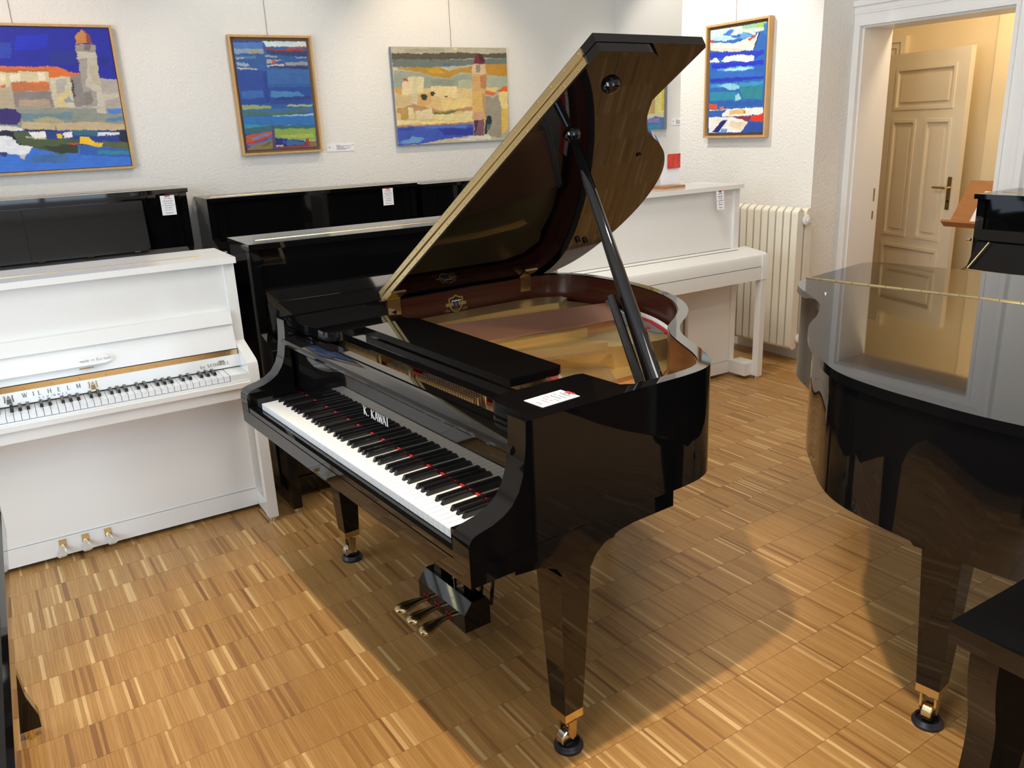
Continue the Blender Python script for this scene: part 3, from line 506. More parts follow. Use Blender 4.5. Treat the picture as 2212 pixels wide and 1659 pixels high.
def grand(label, loc, rz, outline, tu, tw, is_open):
    root = thing('grand_piano', label, 'grand piano', loc, rz)
    side = catmull(outline, 8)
    BL = 'black_lacquer'
    # rim: outer shell open at the front, with a dark red-brown inside face on the open one
    inner = offset(side, -.034, False); inner[0] = (-.735 + .034, .14); inner[-1] = (.735 - .034, .14)
    bm = ring(bm_new(), side, inner, ZB, ZR, closed=False); bev(bm, .003, 2)
    rim = obj('rim', bm, BL, root)
    for d_, z0_, z1_ in ((-.035, .668, ZB - .001), (-.085, .640, .667)):
        pl_ = [q for q in offset(side, d_, False) if q[1] > .605]
        bm = prism(bm_new(), pl_, z0_, z1_); bev(bm, .003, 2); obj('rim_moulding', bm, BL, rim)
    # key bed slab, arms, key slip
    B('key_bed', BL, root, -HW, HW, -.034, .60, .640, .688, .003)
    prof = [(-.034, .689), (-.034, .738), (-.030, .752), (-.020, .762), (-.005, .767), (.03, .774), (.06, .786), (.085, .803), (.105, .83), (.118, .865), (.126, .91), (.13, .95), (.131, ZR), (.142, ZR), (.142, .689)]
    for s in (-1, 1):
        a, b_ = sorted((s * .668, s * HW))
        bm = prism(bm_new(), prof, a, b_, 'x'); bev(bm, .003, 2); obj('arm', bm, BL, root)
        a, b_ = sorted((s * .626, s * .667))
        B('key_block', BL, root, a, b_, -.012, .15, .689, .742, .003)
    B('key_slip', BL, root, -.667, .667, -.032, -.008, .689, .706, .003)
    # leg brackets and legs
    arch = [(.095, .6395), (.095, .620), (.17, .612), (.215, .592), (.238, .560), (.325, .560), (.34, .585), (.37, .608), (.425, .626), (.465, .630), (.465, .6395)]
    for s in (-1, 1):
        a, b_ = sorted((s * .61, s * .722))
        bm = prism(bm_new(), arch, a, b_, 'x'); bev(bm, .002, 2); obj('leg_bracket', bm, BL, root)
        square_leg(root, s * .664, .283 if is_open else .23, .56, 1 if is_open else 2)
    archt = [(tu - .21, .6395), (tu - .21, .612), (tu - .15, .604), (tu - .10, .585), (tu - .075, .560), (tu - .062, .545), (tu + .062, .545), (tu + .075, .560), (tu + .10, .585), (tu + .15, .604), (tu + .21, .612), (tu + .21, .6395)]
    bm = prism(bm_new(), archt, tw - .07, tw + .07, 'y'); bev(bm, .002, 2); obj('leg_bracket', bm, BL, root)
    square_leg(root, tu, tw, .545, 1 if is_open else 2)
    # pedal lyre
    if is_open:
        ly = bpy.data.objects.new('pedal_lyre', None); COL.objects.link(ly); ly.parent = root
        bm = prism(bm_new(), [(.288, .086), (.288, .148), (.318, .186), (.372, .186), (.385, .168), (.385, .086)], -.125, .160, 'x'); bev(bm, .003, 2); obj('lyre_box', bm, BL, ly)
        for x in (-.055, .085):
            B('lyre_post', BL, ly, x - .022, x + .022, .325, .365, .186, .64, .002)
        bm = bm_new()
        for x, y in ((.135, .385), (.16, .41)): cyl(bm, (x, y - .02, .15), (x - .02, y + .07, .66), .006, n=8)
        obj('lyre_brace', bm, BL, ly)
        bm = bm_new()
        for x in (-.055, .017, .09): cyl(bm, (x, .345, .18), (x, .345, .66), .004, n=8)
        obj('pedal_rod', bm, 'old_brass', ly)
        for i, x in enumerate((-.078, -.008, .062)):
            bm = bm_new(); hgt = .098
            sec = [(.300, .0100, .006), (.270, .0105, .006), (.240, .013, .008), (.215, .020, .0100), (.195, .0255, .011), (.178, .025, .010), (.166, .018, .007), (.161, .005, .003)]
            sw = (-.010, 0, .010)[i]
            rows = []
            for j, (y, hw_, th) in enumerate(sec):
                sh = sw * max(0, (.26 - y) / .09); zz = hgt + (.004 if y > .25 else .004 - (.25 - y) * .12)
                rows.append([bm.verts.new((x + sh + a * hw_, y + .012, zz + c * th)) for a, c in ((-1, -.6), (1, -.6), (1, .3), (.6, 1), (-.6, 1), (-1, .3))])
            for j in range(len(rows) - 1):
                for q in range(6): bm.faces.new((rows[j][q], rows[j][(q + 1) % 6], rows[j + 1][(q + 1) % 6], rows[j + 1][q]))
            bm.faces.new(rows[0]); bm.faces.new(rows[-1])
            pd = obj('pedal', bm, 'old_brass', ly, smooth=50)
            bm = bm_new()
            box(bm, x - .014, x + .014, .2855, .2885, .112, .115); box(bm, x + .0115, x + .014, .2855, .2885, .092, .112); box(bm, x - .014, x - .0115, .2855, .2885, .092, .112)
            obj('red_bushing', bm, 'red_felt', pd)
    return root, side, inner, rim
# ---- the open grand: keyboard, fallboard, action of strings, raised lid
OPEN_LOC = (.70362, 2.14408, 0); OPEN_RZ = R(-85.665)
root, side, inner, rim = grand('black polished grand piano with raised lid and open keyboard', OPEN_LOC, OPEN_RZ, RIM, -.16, 1.17, True)
BL = 'black_lacquer'
kb = bpy.data.objects.new('keyboard', None); COL.objects.link(kb); kb.parent = root
add_keys(kb, -.6232, 0)
B('key_frame', 'black_satin', kb, -.6232, .6232, -.006, .15, .689, .700)
obj('name_felt', box(bm_new(), -.64, .64, .1485, .1525, .724, .730), 'red_felt', kb, smooth=0)
# fallboard (opened, leaning back) with its rounded lip and lettering
fb = obj('fallboard', bev(prism(bm_new(), [(.153, .728), (.160, .728), (.162, .905), (.155, .905)], -.664, .664, 'x'), .0015), BL, root)
lip = [(.118, .905), (.1185, .913), (.125, .921), (.150, .925), (.180, .926), (.188, .920), (.188, .905), (.150, .900), (.125, .898)]
obj('fallboard_lip', bev(prism(bm_new(), lip, -.690, .690, 'x'), .002), BL, fb)
nv = Vector((0, -math.cos(R(.6)), math.sin(R(.6)) * 1.0)); up = Vector((0, math.sin(R(.6)), math.cos(R(.6))))
o0 = Vector((0, .1530, .7335))
Fm = lambda a, b_, h: Vector((a, 0, 0)) + o0 + up * b_ + Vector((0, -1, .01)) * h
bm = bm_new(); x = lettering(bm, 'K.', Fm, -.134, .044, .027, 1.0); lettering(bm, 'KAWAI', Fm, x + .008, .044, .027, .92)
obj('lettering', bm, 'white_letter', fb, smooth=0)
# stretcher rails behind the fallboard
B('stretcher', BL, root, -.70, .70, .189, .220, .84, .926, .003)
# side shelves of the music desk with rounded inner corner
def shelf(s):
    pts = [(s * .700, .195), (s * .700, .555), (s * .640, .560), (s * .615, .525), (s * .475, .520), (s * .468, .50), (s * .468, .265), (s * .474, .235), (s * .488, .215), (s * .51, .207), (s * .64, .207), (s * .645, .195)]
    bm = prism(bm_new(), pts if s > 0 else pts[::-1], .930, .962); bev(bm, .004, 3); return obj('desk_shelf', bm, BL, root)
shelf(1); shelf(-1)
B('desk_rail', BL, root, -.52, .467, .270, .312, .930, .950, .003)
bm = box(bm_new(), -.50, .44, .322, .345, .93, .940); dr = obj('desk_slide', bm, 'black_satin', root)
bm = bm_new()
for x in (-.36, -.05, .05, .30): box(bm, x, x + .07, .3215, .3255, .940, .9425)
obj('desk_hinge', bm, 'brass', dr, smooth=0)
dp = [(-.415, .318), (.42, .318), (.424, .34), (.424, .475), (.41, .497), (-.395, .515), (-.42, .50)]
bm = prism(bm_new(), dp, .955, .977); bev(bm, .004, 3); obj('music_desk', bm, BL, root)
# soundboard and inner rim
bm = prism(bm_new(), [q for q in offset(side, -.036, False) if q[1] > .3], .780, .800); obj('soundboard', bm, 'soundboard_wood', root, smooth=0)
inn2 = offset(side, -.0375, False); inn2 = [q for q in inn2 if q[1] > .53]
inn1 = offset(side, -.0345, False); inn1 = inn1[-(len(inn1)):]; inn1 = [a for a, q in zip(inn1, offset(side, -.0375, False)) if q[1] > .53]
bm = ring(bm_new(), inn1, inn2, .80, ZR - .004, closed=False); obj('inner_rim', bm, 'mahogany', root)
# cast iron plate: lower deck, upper bass deck with step, spine flange, struts
ins = offset(side, -.062, False)
def inside_pts(wmin): return [p for p in ins if p[1] >= wmin]
deck = [(-.672, .21)] + [p for p in ins if p[1] > .3] + [(.672, .21)]
pl = bpy.data.objects.new('iron_plate', None); COL.objects.link(pl); pl.parent = root
obj('plate_deck', prism(bm_new(), deck, .790, .808), 'plate_gold', pl, smooth=0)
upper = [(-.672, .38), (-.672, .60), (-.672, 1.15), (-.655, 1.25), (-.58, 1.34), (-.46, 1.375), (-.30, 1.372), (-.16, 1.34), (0.0, 1.285), (.10, 1.225), (.165, 1.20), (.165, 1.13), (.12, .97), (.075, .93), (.05, .86), (-.02, .55), (-.045, .38)]
bm = prism(bm_new(), upper, .808, .884); bev(bm, .004, 2); obj('bass_deck', bm, 'plate_gold', pl)
flange = [(-.672, .40), (-.55, .40), (-.555, .70), (-.545, 1.0), (-.520, 1.20), (-.505, 1.24), (-.52, 1.27), (-.56, 1.33), (-.60, 1.33), (-.65, 1.26), (-.672, 1.16)]
bm = prism(bm_new(), flange, .884, .902); bev(bm, .006, 3); obj('spine_flange', bm, 'plate_gold', pl)
strut = [(-.10, .42), (-.055, .42), (.145, .915), (.125, .93)]
bm = prism(bm_new(), strut, .884, .915); bev(bm, .005, 2); obj('plate_strut', bm, 'plate_gold', pl)
bm = prism(bm_new(), [(-.235, .40), (-.17, .40), (-.075, 1.02), (-.09, 1.02)], .884, .905); bev(bm, .004, 2); obj('plate_strut', bm, 'plate_gold', pl)
# treble side: raised flange along the bent side and ribs round two openings showing the soundboard
fl_t = [(.672, .40), (.672, .68), (.655, .72), (.60, .775), (.50, .825), (.42, .885), (.36, .93), (.345, .915), (.40, .86), (.49, .79), (.575, .735), (.60, .69), (.60, .55), (.55, .50), (.47, .46), (.47, .40)]
bm = prism(bm_new(), fl_t, .808, .845); bev(bm, .006, 3); obj('treble_flange', bm, 'plate_gold', pl)
def window_frame(pts):
    ins_ = offset(pts, -.014)
    bm = ring(bm_new(), pts, ins_, .808, .826); bev(bm, .003, 2); f = obj('opening_rim', bm, 'plate_gold', pl)
    obj('soundboard_view', prism(bm_new(), ins_, .8085, .811), 'soundboard_wood', f, smooth=0)
window_frame([(.24, .76), (.245, .985), (.285, .99), (.335, .93), (.325, .75)])
window_frame([(.345, .74), (.355, .91), (.40, .865), (.49, .80), (.565, .745), (.58, .70), (.54, .66), (.46, .68)])
bm = bm_new()
for a, b_ in (((.205, .70), (.215, .83)), ((.185, .76), (.235, .745))): cyl(bm, (a[0], a[1], .811), (b_[0], b_[1], .811), .006, n=8)
obj('plate_rib', bm, 'plate_gold', pl)
# tuning pin blocks and the pins
bm = prism(bm_new(), [(-.66, .222), (.66, .222), (.66, .378), (-.66, .378)], .808, .868); obj('pin_field', bm, 'plate_gold', pl, smooth=0)
bm = bm_new()
for u0, u1, n, rows in ((-.59, -.30, 26, 2), (-.20, -.08, 9, 3), (-.02, .30, 24, 4), (.36, .62, 22, 3)):
    for r in range(rows):
        for i in range(n):
            u = u0 + (u1 - u0) * (i + .5 * (r % 2)) / n; w = .287 + r * .0125 + (.012 if rows == 2 else 0)
            if u > u1: continue
            cyl(bm, (u, w, .866), (u, w - .002, .902), .0036, .0032, n=6)
pins = obj('tuning_pins', bm, 'steel', pl, smooth=50); pins['kind'] = 'stuff'
bm = bm_new(); box(bm, -.02, .34, .338, .362, .868, .874); box(bm, -.20, -.09, .338, .362, .868, .874); box(bm, -.58, -.30, .318, .326, .868, .874)
obj('pin_felt', bm, 'red_felt', pl, smooth=0)
# strings
bm = bm_new()
for i in range(40):
    t = i / 39
    a = (-.57 + .34 * t, .325); b_ = (-.335 + .245 * t, 1.34 - .125 * t)
    cyl(bm, (a[0], a[1], .905), (b_[0], b_[1], .908), .0021, .0021, n=5, cap=False)
s1 = obj('bass_strings', bm, 'copper', pl); s1['kind'] = 'stuff'
bm = bm_new()
for i in range(60):
    t = i / 59
    a = (-.10 + .70 * t, .36); b_ = (.13 + .46 * t, .91 - .28 * t)
    cyl(bm, (a[0], a[1], .880), (b_[0], b_[1], (.845 if t > .1 else .89)), .0007, .0007, n=4, cap=False)
s2 = obj('treble_strings', bm, 'steel', pl); s2['kind'] = 'stuff'
# bass bridge, hitch pins and felts at the tail, damper felts in the middle
bm = prism(bm_new(), [(-.345, 1.352), (-.325, 1.362), (-.06, 1.215), (-.075, 1.195)], .886, .916); bev(bm, .002); br = obj('bass_bridge', bm, 'grey_felt', pl)
bm = bm_new()
for i in range(40): t = i / 39; cyl(bm, (-.330 + .26 * t, 1.352 - .142 * t, .914), (-.330 + .26 * t, 1.352 - .142 * t, .921), .002, n=5)
obj('bridge_pins', bm, 'steel', br)['kind'] = 'stuff'
bm = prism(bm_new(), [(-.20, 1.325), (-.03, 1.285), (.12, 1.213), (.10, 1.19), (-.05, 1.20), (-.19, 1.29)], .884, .890); obj('tail_cloth', bm, 'grey_felt', pl)
bm = prism(bm_new(), [(-.20, 1.345), (-.03, 1.30), (.14, 1.215), (.125, 1.205), (-.035, 1.285), (-.20, 1.325)], .884, .893); obj('tail_felt', bm, 'red_felt', pl)
bm = prism(bm_new(), [(.0, 1.225), (.045, 1.215), (.04, 1.195), (.0, 1.20)], .890, .894); obj('tail_felt', bm, 'red_felt', pl)
bm = bm_new()
for i in range(34):
    t = i / 33; cyl(bm, (-.20 + .335 * t, 1.345 - .035 * t - .09 * t * t, .888), (-.205 + .335 * t, 1.352 - .035 * t - .09 * t * t, .903), .0024, n=6)
obj('hitch_pins', bm, 'white_letter', pl)['kind'] = 'stuff'
bm = box(bm_new(), .075, .155, .60, .655, .808, .858); obj('damper_felt', bev(bm, .004), 'grey_felt', pl)
bm = prism(bm_new(), [(.085, .70), (.105, .715), (.34, .625), (.33, .61)], .808, .838); obj('treble_felt', bm, 'red_felt', pl)
bm = bm_new(); box(bm, .078, .096, .705, .725, .808, .875); obj('red_wedge', bm, 'red_felt', pl)
bm = bm_new()
for i in range(26): t = i / 25; cyl(bm, (.12 + .23 * t, .725 - .085 * t, .808), (.12 + .23 * t, .728 - .085 * t, .836), .0025, n=5)
for i in range(10): t = i / 9; cyl(bm, (.25 + .11 * t, .695 - .04 * t, .808), (.25 + .11 * t, .698 - .04 * t, .832), .0025, n=5)
obj('agraffes', bm, 'white_letter', pl)['kind'] = 'stuff'
bm = bm_new()
for i in range(22): t = i / 21; box(bm, .04 + .26 * t, .046 + .26 * t, .565 - .03 * t, .60 - .03 * t, .845, .882)
obj('damper_heads', bm, 'nickel', pl, smooth=0)['kind'] = 'stuff'
# crest printed on the inner rim of the spine
bm = bm_new(); ux = -.6965
cw_, cz = .861, .932
Fc = lambda a, b_, h: Vector((ux + h, cw_ + a, cz + b_))
sh = [(-.032, .022), (-.012, .026), (0, .034), (.012, .026), (.032, .022), (.030, -.005), (.018, -.026), (0, -.036), (-.018, -.026), (-.030, -.005)]
for i in range(len(sh)): a, b_ = sh[i], sh[(i + 1) % len(sh)]; stroke(bm, Fc, a[0], a[1], b_[0], b_[1], .006, .0008)
for s in (-1, 1):
    stroke(bm, Fc, s * .012, -.002, s * .048, -.002, .013, .0009)
    for q in range(3): stroke(bm, Fc, s * (.03 + q * .008), -.03, s * (.036 + q * .009), -.022 + .004 * (q % 2), .003, .0008)
stroke(bm, Fc, -.012, -.022, .012, -.022, .002, .0009); stroke(bm, Fc, -.009, -.028, .009, -.028, .002, .0009)
cr = obj('crest_print', bm, 'gold_print', root, smooth=0)
bm = bm_new()
for q in range(6): stroke(bm, Fc, -.020 + q * .0075, .008 + .004 * (q % 2), -.014 + q * .0075, .014 - .003 * (q % 2), .004, .001)
obj('crest_lettering', bm, 'white_letter', cr, smooth=0)
bm = bm_new(); stroke(bm, Fc, 0, -.012, 0, .006, .009, .001); obj('crest_ribbon', bm, 'blue_print', cr, smooth=0)
# raised lid with the folded front flap on top
TH = R(32.3); WF = .555
lid_root = bpy.data.objects.new('lid', None); COL.objects.link(lid_root); lid_root.parent = root; lid_root.location = (-HW, 0, .974); lid_root.rotation_euler = (0, -TH, 0)
ol = [(p[0] + HW, p[1]) for p in offset(side, .022, False)]
lp = [(-.012, WF)] + [(min(max(p[0], -.012), HW * 2 + .012), p[1]) for p in ol if p[1] > WF + .004] + [(HW * 2 + .012, WF)]
bm = prism(bm_new(), lp, 0, .024); bev(bm, .003, 2); obj('lid_panel', bm, BL, lid_root)
fw = WF + .40
fp = [(-.012, WF), (-.012, fw - .03), (-.002, fw - .008), (.02, fw), (HW * 2 - .06, fw), (HW * 2 - .01, fw - .008), (HW * 2 + .012, fw - .04), (HW * 2 + .012, WF)]
fp = [(-.012, WF), (-.012, fw), (HW * 2 + .0, fw), (HW * 2 + .012, fw - .012), (HW * 2 + .012, WF)]
bm = prism(bm_new(), fp, .027, .051); bev(bm, .003, 2); obj('lid_flap', bm, BL, lid_root)
bm = bm_new(); box(bm, .005, 1.43, WF - .0025, WF + .002, .003, .0215); box(bm, .005, 1.43, WF - .0025, WF + .002, .0295, .048); cyl(bm, (.005, WF - .003, .0255), (1.43, WF - .003, .0255), .0032, n=10)
hs = obj('flap_hinge', bm, 'brass', lid_root)
bm = bm_new()
for i in range(22):
    s_ = .03 + i * .065
    for n_ in (.010, .041): lathe(bm, [(.0028, -.0032), (.0028, -.0022)], (s_ + (.02 if n_ > .02 else 0), WF, n_), 6, 'y')
obj('hinge_screws', bm, 'old_brass', hs)['kind'] = 'stuff'
def bump(s_, w, r=.012, h=.012): obj('lid_buffer', lathe(bm_new(), [(r, .001), (r, -h * .7), (r * .7, -h), (.001, -h)][::-1], (s_, w, 0), 16), BL, lid_root)
bump(1.353, .69, .016, .018); bump(.983, 1.10, .008, .006); bump(.35, 1.29, .010, .014); bump(.33, 1.345, .010, .014)
pc = (1.128, .715)
for s_, w in ((1.353, .69), pc):
    bm = lathe(bm_new(), [(.026, 0), (.026, -.006), (.020, -.016), (.012, -.018)][::-1], (s_, w, 0), 20); obj('prop_cup', bm, BL, lid_root)
for w in (.582, 1.215):          # butt hinges on the spine
    bm = bm_new(); box(bm, -.698, -.6945, w - .027, w + .027, ZR - .06, ZR - .001); 
    for dw, dz in ((-.018, -.05), (.018, -.05), (0, -.025)): lathe(bm, [(.003, .0), (.003, .0045)], (-.6985, w + dw, ZR + dz), 8, 'x')
    cyl(bm, (-.7, w - .03, ZR + .004), (-.7, w + .03, ZR + .004), .005, n=10)
    h_ = obj('lid_hinge', bm, 'brass', root)
    bm = box(bm_new(), .035, .10, w - .032, w + .032, -.004, .0); h2 = obj('lid_hinge', bm, 'brass', lid_root)
# prop sticks
top = Vector((-HW + pc[0] * math.cos(TH) + .016 * math.sin(TH), pc[1], .974 + pc[0] * math.sin(TH) - .016 * math.cos(TH))); base = Vector((.690, .575, .975))
def stick(name, p0, p1, w0, w1):
    bm = bm_new(); d = (p1 - p0).normalized(); s_ = d.cross(Vector((.5, -.8, .1))).normalized(); t = d.cross(s_)
    prof = [(-1, -.6), (-.6, -1), (.6, -1), (1, -.6), (1, .6), (.6, 1), (-.6, 1), (-1, .6)]
    A = [bm.verts.new(p0 + s_ * a * w0 + t * b_ * .011) for a, b_ in prof]; C = [bm.verts.new(p1 + s_ * a * w1 + t * b_ * .009) for a, b_ in prof]
    bm.faces.new(A[::-1]); bm.faces.new(C)
    for i in range(8): bm.faces.new((A[i], A[(i + 1) % 8], C[(i + 1) % 8], C[i]))
    return obj(name, bm, BL, root)
stick('lid_prop', base, top, .022, .011)
b2 = base + Vector((-.016, -.036, 0)); stick('short_prop', b2, b2 + (top - base) * .33 + Vector((-.004, .0, 0)), .011, .010)
B('prop_block', BL, root, .655, .70, .545, .60, .93, .968, .003)
def to_world(u, w, z=0):
    c, s_ = math.cos(OPEN_RZ), math.sin(OPEN_RZ); return (OPEN_LOC[0] + u * c - w * s_, OPEN_LOC[1] + u * s_ + w * c, z)
cup(to_world(.664, .285), 'rubber cup under the near front leg of the open grand piano')
cup(to_world(-.664, .285), 'rubber cup under the far front leg of the open grand piano')
cup(to_world(-.16, 1.172), 'rubber cup under the tail leg of the open grand piano')
# ---- the closed grand at the right
CL_LOC = (3.212, 1.363, 0); CL_RZ = math.atan2(.988, -.156)
root2, side2, inner2, rim2 = grand('black polished grand piano with closed lid near the doorway', CL_LOC, CL_RZ, RIM2, -.135, 1.355, False)
ol2 = offset(side2, .014, False)
WF2 = .58
lp = [(-HW - .014, WF2)] + [p for p in ol2 if p[1] > WF2 + .004] + [(HW + .014, WF2)]
bm = prism(bm_new(), lp, ZR + .004, ZR + .028); bev(bm, .007, 3); lid2 = obj('lid', bm, BL, root2)
fp = [(-HW - .014, WF2 - .001), (HW + .014, WF2 - .001), (HW + .014, .16), (HW - .005, .12), (HW - .05, .105), (-HW + .05, .105), (-HW + .005, .12), (-HW - .014, .16)]
bm = prism(bm_new(), fp, ZR + .004, ZR + .028); bev(bm, .007, 3); obj('lid_flap', bm, BL, root2)
for i in range(24):
    u = -.70 + i * .0605
    obj('hinge_knuckle', cyl(bm_new(), (u, WF2, ZR + .0275), (u + .0585, WF2, ZR + .0275), .0055, n=10), 'brass', lid2)
obj('lid_button', lathe(bm_new(), [(.006, 0), (.006, .004), (.003, .006)], (.55, .80, ZR + .028), 12), 'nickel', lid2)
B('fallboard', BL, root2, -.66, .66, .0, .15, .72, .79, .01)
def to_world2(u, w, z=0):
    c, s_ = math.cos(CL_RZ), math.sin(CL_RZ); return (CL_LOC[0] + u * c - w * s_, CL_LOC[1] + u * s_ + w * c, z)
cup(to_world2(.664, .232), 'rubber cup under the far front leg of the closed grand piano')
cup(to_world2(-.135, 1.355), 'rubber cup under the big tail leg of the closed grand piano')
cup(to_world2(-.664, .232), 'rubber cup under the hidden front leg of the closed grand piano')
# ------------------------------------------------------------------ upright pianos
# local frame: x along the keyboard (player's left to right), y from the front edge (0) to the back, z up
def upright(label, loc, rz, W, Ht, m, D=.56, by=.185, kb=.585, arm_top=.715, arm_back=.775, fall='open', keys=None, legs=True, hinge=True, panel_z=.775, pedals=False, toe_h=.10, slip_z=None, hinge_x=(.1, .1), inset=0):
    r = thing('upright_piano', label, 'upright piano', loc, rz)
    t = .042
    for x in (0, W - t):
        xs = x + (inset if x == 0 else -inset)
        B('side_panel', m, r, xs, xs + t, by - .003, D, .03, Ht - .026, .003)
        prof = [(0, kb), (0, arm_top - .025), (.006, arm_top - .010), (.022, arm_top), (by, arm_back), (by, kb)]
        bm = prism(bm_new(), prof, x, x + t, 'x'); bev(bm, .004, 2); obj('arm', bm, m, r)
        if legs:
            B('leg', m, r, x, x + t, .004, .05, .022, kb, .003)
            B('toe_block', m, r, x + .001 - (inset if x else 0), x + t - .001 + (0 if x else inset), .05, by - .004, .025, toe_h, .003)
            cyl_ = cyl(bm_new(), (x + t / 2, .027, 0), (x + t / 2, .027, .022), .019, n=16); obj('glide', cyl_, 'nickel', r)
    zf = Ht - .025
    hy = by - .03 + (D - by) * .42
    a = B('lid_front', m, r, inset - .006, W + .006 - inset, by - .03, hy - .001, zf, Ht, .003)
    B('lid_back', m, r, inset - .006, W + .006 - inset, hy + .001, D + .004, zf, Ht, .003)
    if hinge:
        obj('lid_hinge', cyl(bm_new(), (hinge_x[0], hy, Ht), (W - hinge_x[1], hy, Ht), .0022, n=8), 'brass', a)
    B('upper_panel', m, r, t + inset, W - t - inset, by + .012, by + .03, panel_z, zf - .002)
    B('lower_panel', m, r, t + inset, W - t - inset, by + .006, by + .024, .10, kb, .001)
    B('plinth', m, r, t + inset, W - t - inset, by - .002, by + .024, .022, .097, .002)
    B('back_board', 'black_satin', r, t + inset, W - t - inset, D - .03, D - .01, .03, zf - .002)
    B('key_bed', m, r, t, W - t, .004, by + .03, kb, kb + .05, .003)
    return r
BLU = 'black_lacquer'; WH = 'white_lacquer'
def fall_open(r, W, m, y0, z0, y1, z1, lip=.05, thick=.014):
    """opened fallboard leaning back: sloped board from (y0,z0) up to (y1,z1) with a thicker lip on top"""
    d = Vector((y1 - y0, z1 - z0)).normalized(); n = Vector((-d.y, d.x))   # n points to the front/up
    P = lambda a, h: (y0 + d.x * a + n.x * -h, z0 + d.y * a + n.y * -h)
    L = math.hypot(y1 - y0, z1 - z0)
    f = obj('fallboard', prism(bm_new(), [P(0, 0), P(L, 0), P(L, thick), P(0, thick)], .044, W - .044, 'x'), m, r)
    bm = prism(bm_new(), [P(L, -.014), P(L + lip, -.014), P(L + lip, thick), P(L, thick)], .044, W - .044, 'x'); bev(bm, .004, 2); obj('fallboard_lip', bm, m, f)
    return f, P, L
# white upright in front, left
W1 = 1.48
u1 = upright('white upright piano with open keyboard and brass hinge, front left', (-.68, 3.335, 0), 0, W1, 1.139, WH, D=.53, kb=.582, arm_top=.735, arm_back=.785, panel_z=.90, hinge_x=(.1, .1))
B('key_slip', WH, u1, .042, W1 - .042, -.014, .004, .630, .650, .003)
k1 = bpy.data.objects.new('keyboard', None); COL.objects.link(k1); k1.parent = u1
add_keys(k1, W1 / 2 - 1.2464 / 2, .010, wl=.135, by=.045, Z=.683, bscale=.72)
B('key_frame', WH, k1, .042, W1 - .042, .006, .15, .632, .659)
for x0, x1 in ((.0425, W1 / 2 - .625), (W1 / 2 + .625, W1 - .0425)): B('key_block', WH, k1, x0, x1, .008, .14, .655, .684, .002)
nb = obj('name_board', bev(prism(bm_new(), [(.126, .689), (.134, .689), (.142, .738), (.134, .738)], .0425, W1 - .0425, 'x'), .001), WH, u1)
hb = bm_new(); box(hb, .046, W1 - .046, .134, .139, .7385, .760); 
hb1 = obj('fallboard_hinge', hb, 'brass', u1, smooth=0)
hb = bm_new()
for i in range(15): lathe(hb, [(.003, -.006), (.003, 0)], (.09 + i * .093, .1345, .748), 8, 'y')
obj('hinge_screws', hb, 'old_brass', hb1)
f1, P1, L1 = fall_open(u1, W1, WH, .140, .762, .166, .862, lip=.055)
# folded rounded music ledge on the opened fallboard
pts = [(-.0, .0)]
bm = bm_new(); lo, hi = .028, .066
Fq = lambda a, b_, h: Vector((a, *P1(b_, -h)))
outl = [(.10, lo), (.935, lo), (.955, lo + .006), (.952, lo + .02), (.940, hi - .006), (.925, hi), (.10, hi)]
A = [bm.verts.new(Fq(a, b_, 0)) for a, b_ in outl]; C = [bm.verts.new(Fq(a, b_, .022)) for a, b_ in outl]
bm.faces.new(A); bm.faces.new(C)
for i in range(len(outl)): bm.faces.new((A[i], A[(i + 1) % len(outl)], C[(i + 1) % len(outl)], C[i]))
bev(bm, .004, 3); ml = obj('music_ledge', bm, WH, f1)
bm = bm_new(); Fl = lambda a, b_, h: Fq(a, b_, .0222 + h)
x = lettering(bm, 'made', Fl, .845, lo + .014, .010, .85, False, .0004); x = lettering(bm, 'in', Fl, x + .006, lo + .014, .010, .85, False, .0004); lettering(bm, 'Europe', Fl, x + .006, lo + .014, .010, .85, False, .0004)
obj('lettering', bm, 'grey_letter', ml, smooth=0)
for x in (.42, .84): B('ledge_hinge', 'old_brass', ml, x, x + .05, .124, .128, .783, .787)
dn = Vector((.008, .049)).normalized()
Fn = lambda a, b_, h: Vector((a, .126 + dn.x * b_ - h, .689 + dn.y * b_))
bm = bm_new(); cxl = W1 / 2
lettering(bm, 'WILHELM', Fn, cxl - .105, .024, .016, 2.05)
lettering(bm, 'SCHIMMEL', Fn, cxl - .055, .010, .0075, 1.9)
obj('lettering', bm, 'grey_letter', nb, smooth=0); bm = bm_new()
x = lettering(bm, 'by', Fn, W1 - .205, .014, .014, .8, False); lettering(bm, 'SCHIMMEL', Fn, x + .006, .014, .013, .95)
for q in range(5): stroke(bm, Fn, W1 - .128 + q * .005, .029, W1 - .128 + q * .005, .034, .003, .0008)
stroke(bm, Fn, W1 - .130, .0285, W1 - .106, .0285, .002, .0008)
obj('lettering', bm, 'grey_letter', nb, smooth=0)
for s, cx_ in ((-1, cxl - .150), (1, cxl + .135)):
    bm = bm_new()
    for a, b_, c, d_, w in ((-.008, .012, .008, .012, .014), (0, .004, 0, .022, .014), (-.014, .008, -.012, .028, .005), (.014, .008, .012, .028, .005), (-.006, .026, .006, .026, .004), (0, .028, 0, .034, .004), (-.016, .03, -.010, .033, .004), (.016, .03, .010, .033, .004), (-.01, .004, .01, .004, .004)): stroke(bm, Fn, cx_ + a, b_ + .006, cx_ + c, d_ + .006, w, .0008)
    obj('crest_print', bm, 'gold_print' if s > 0 else 'grey_letter', nb, smooth=0)
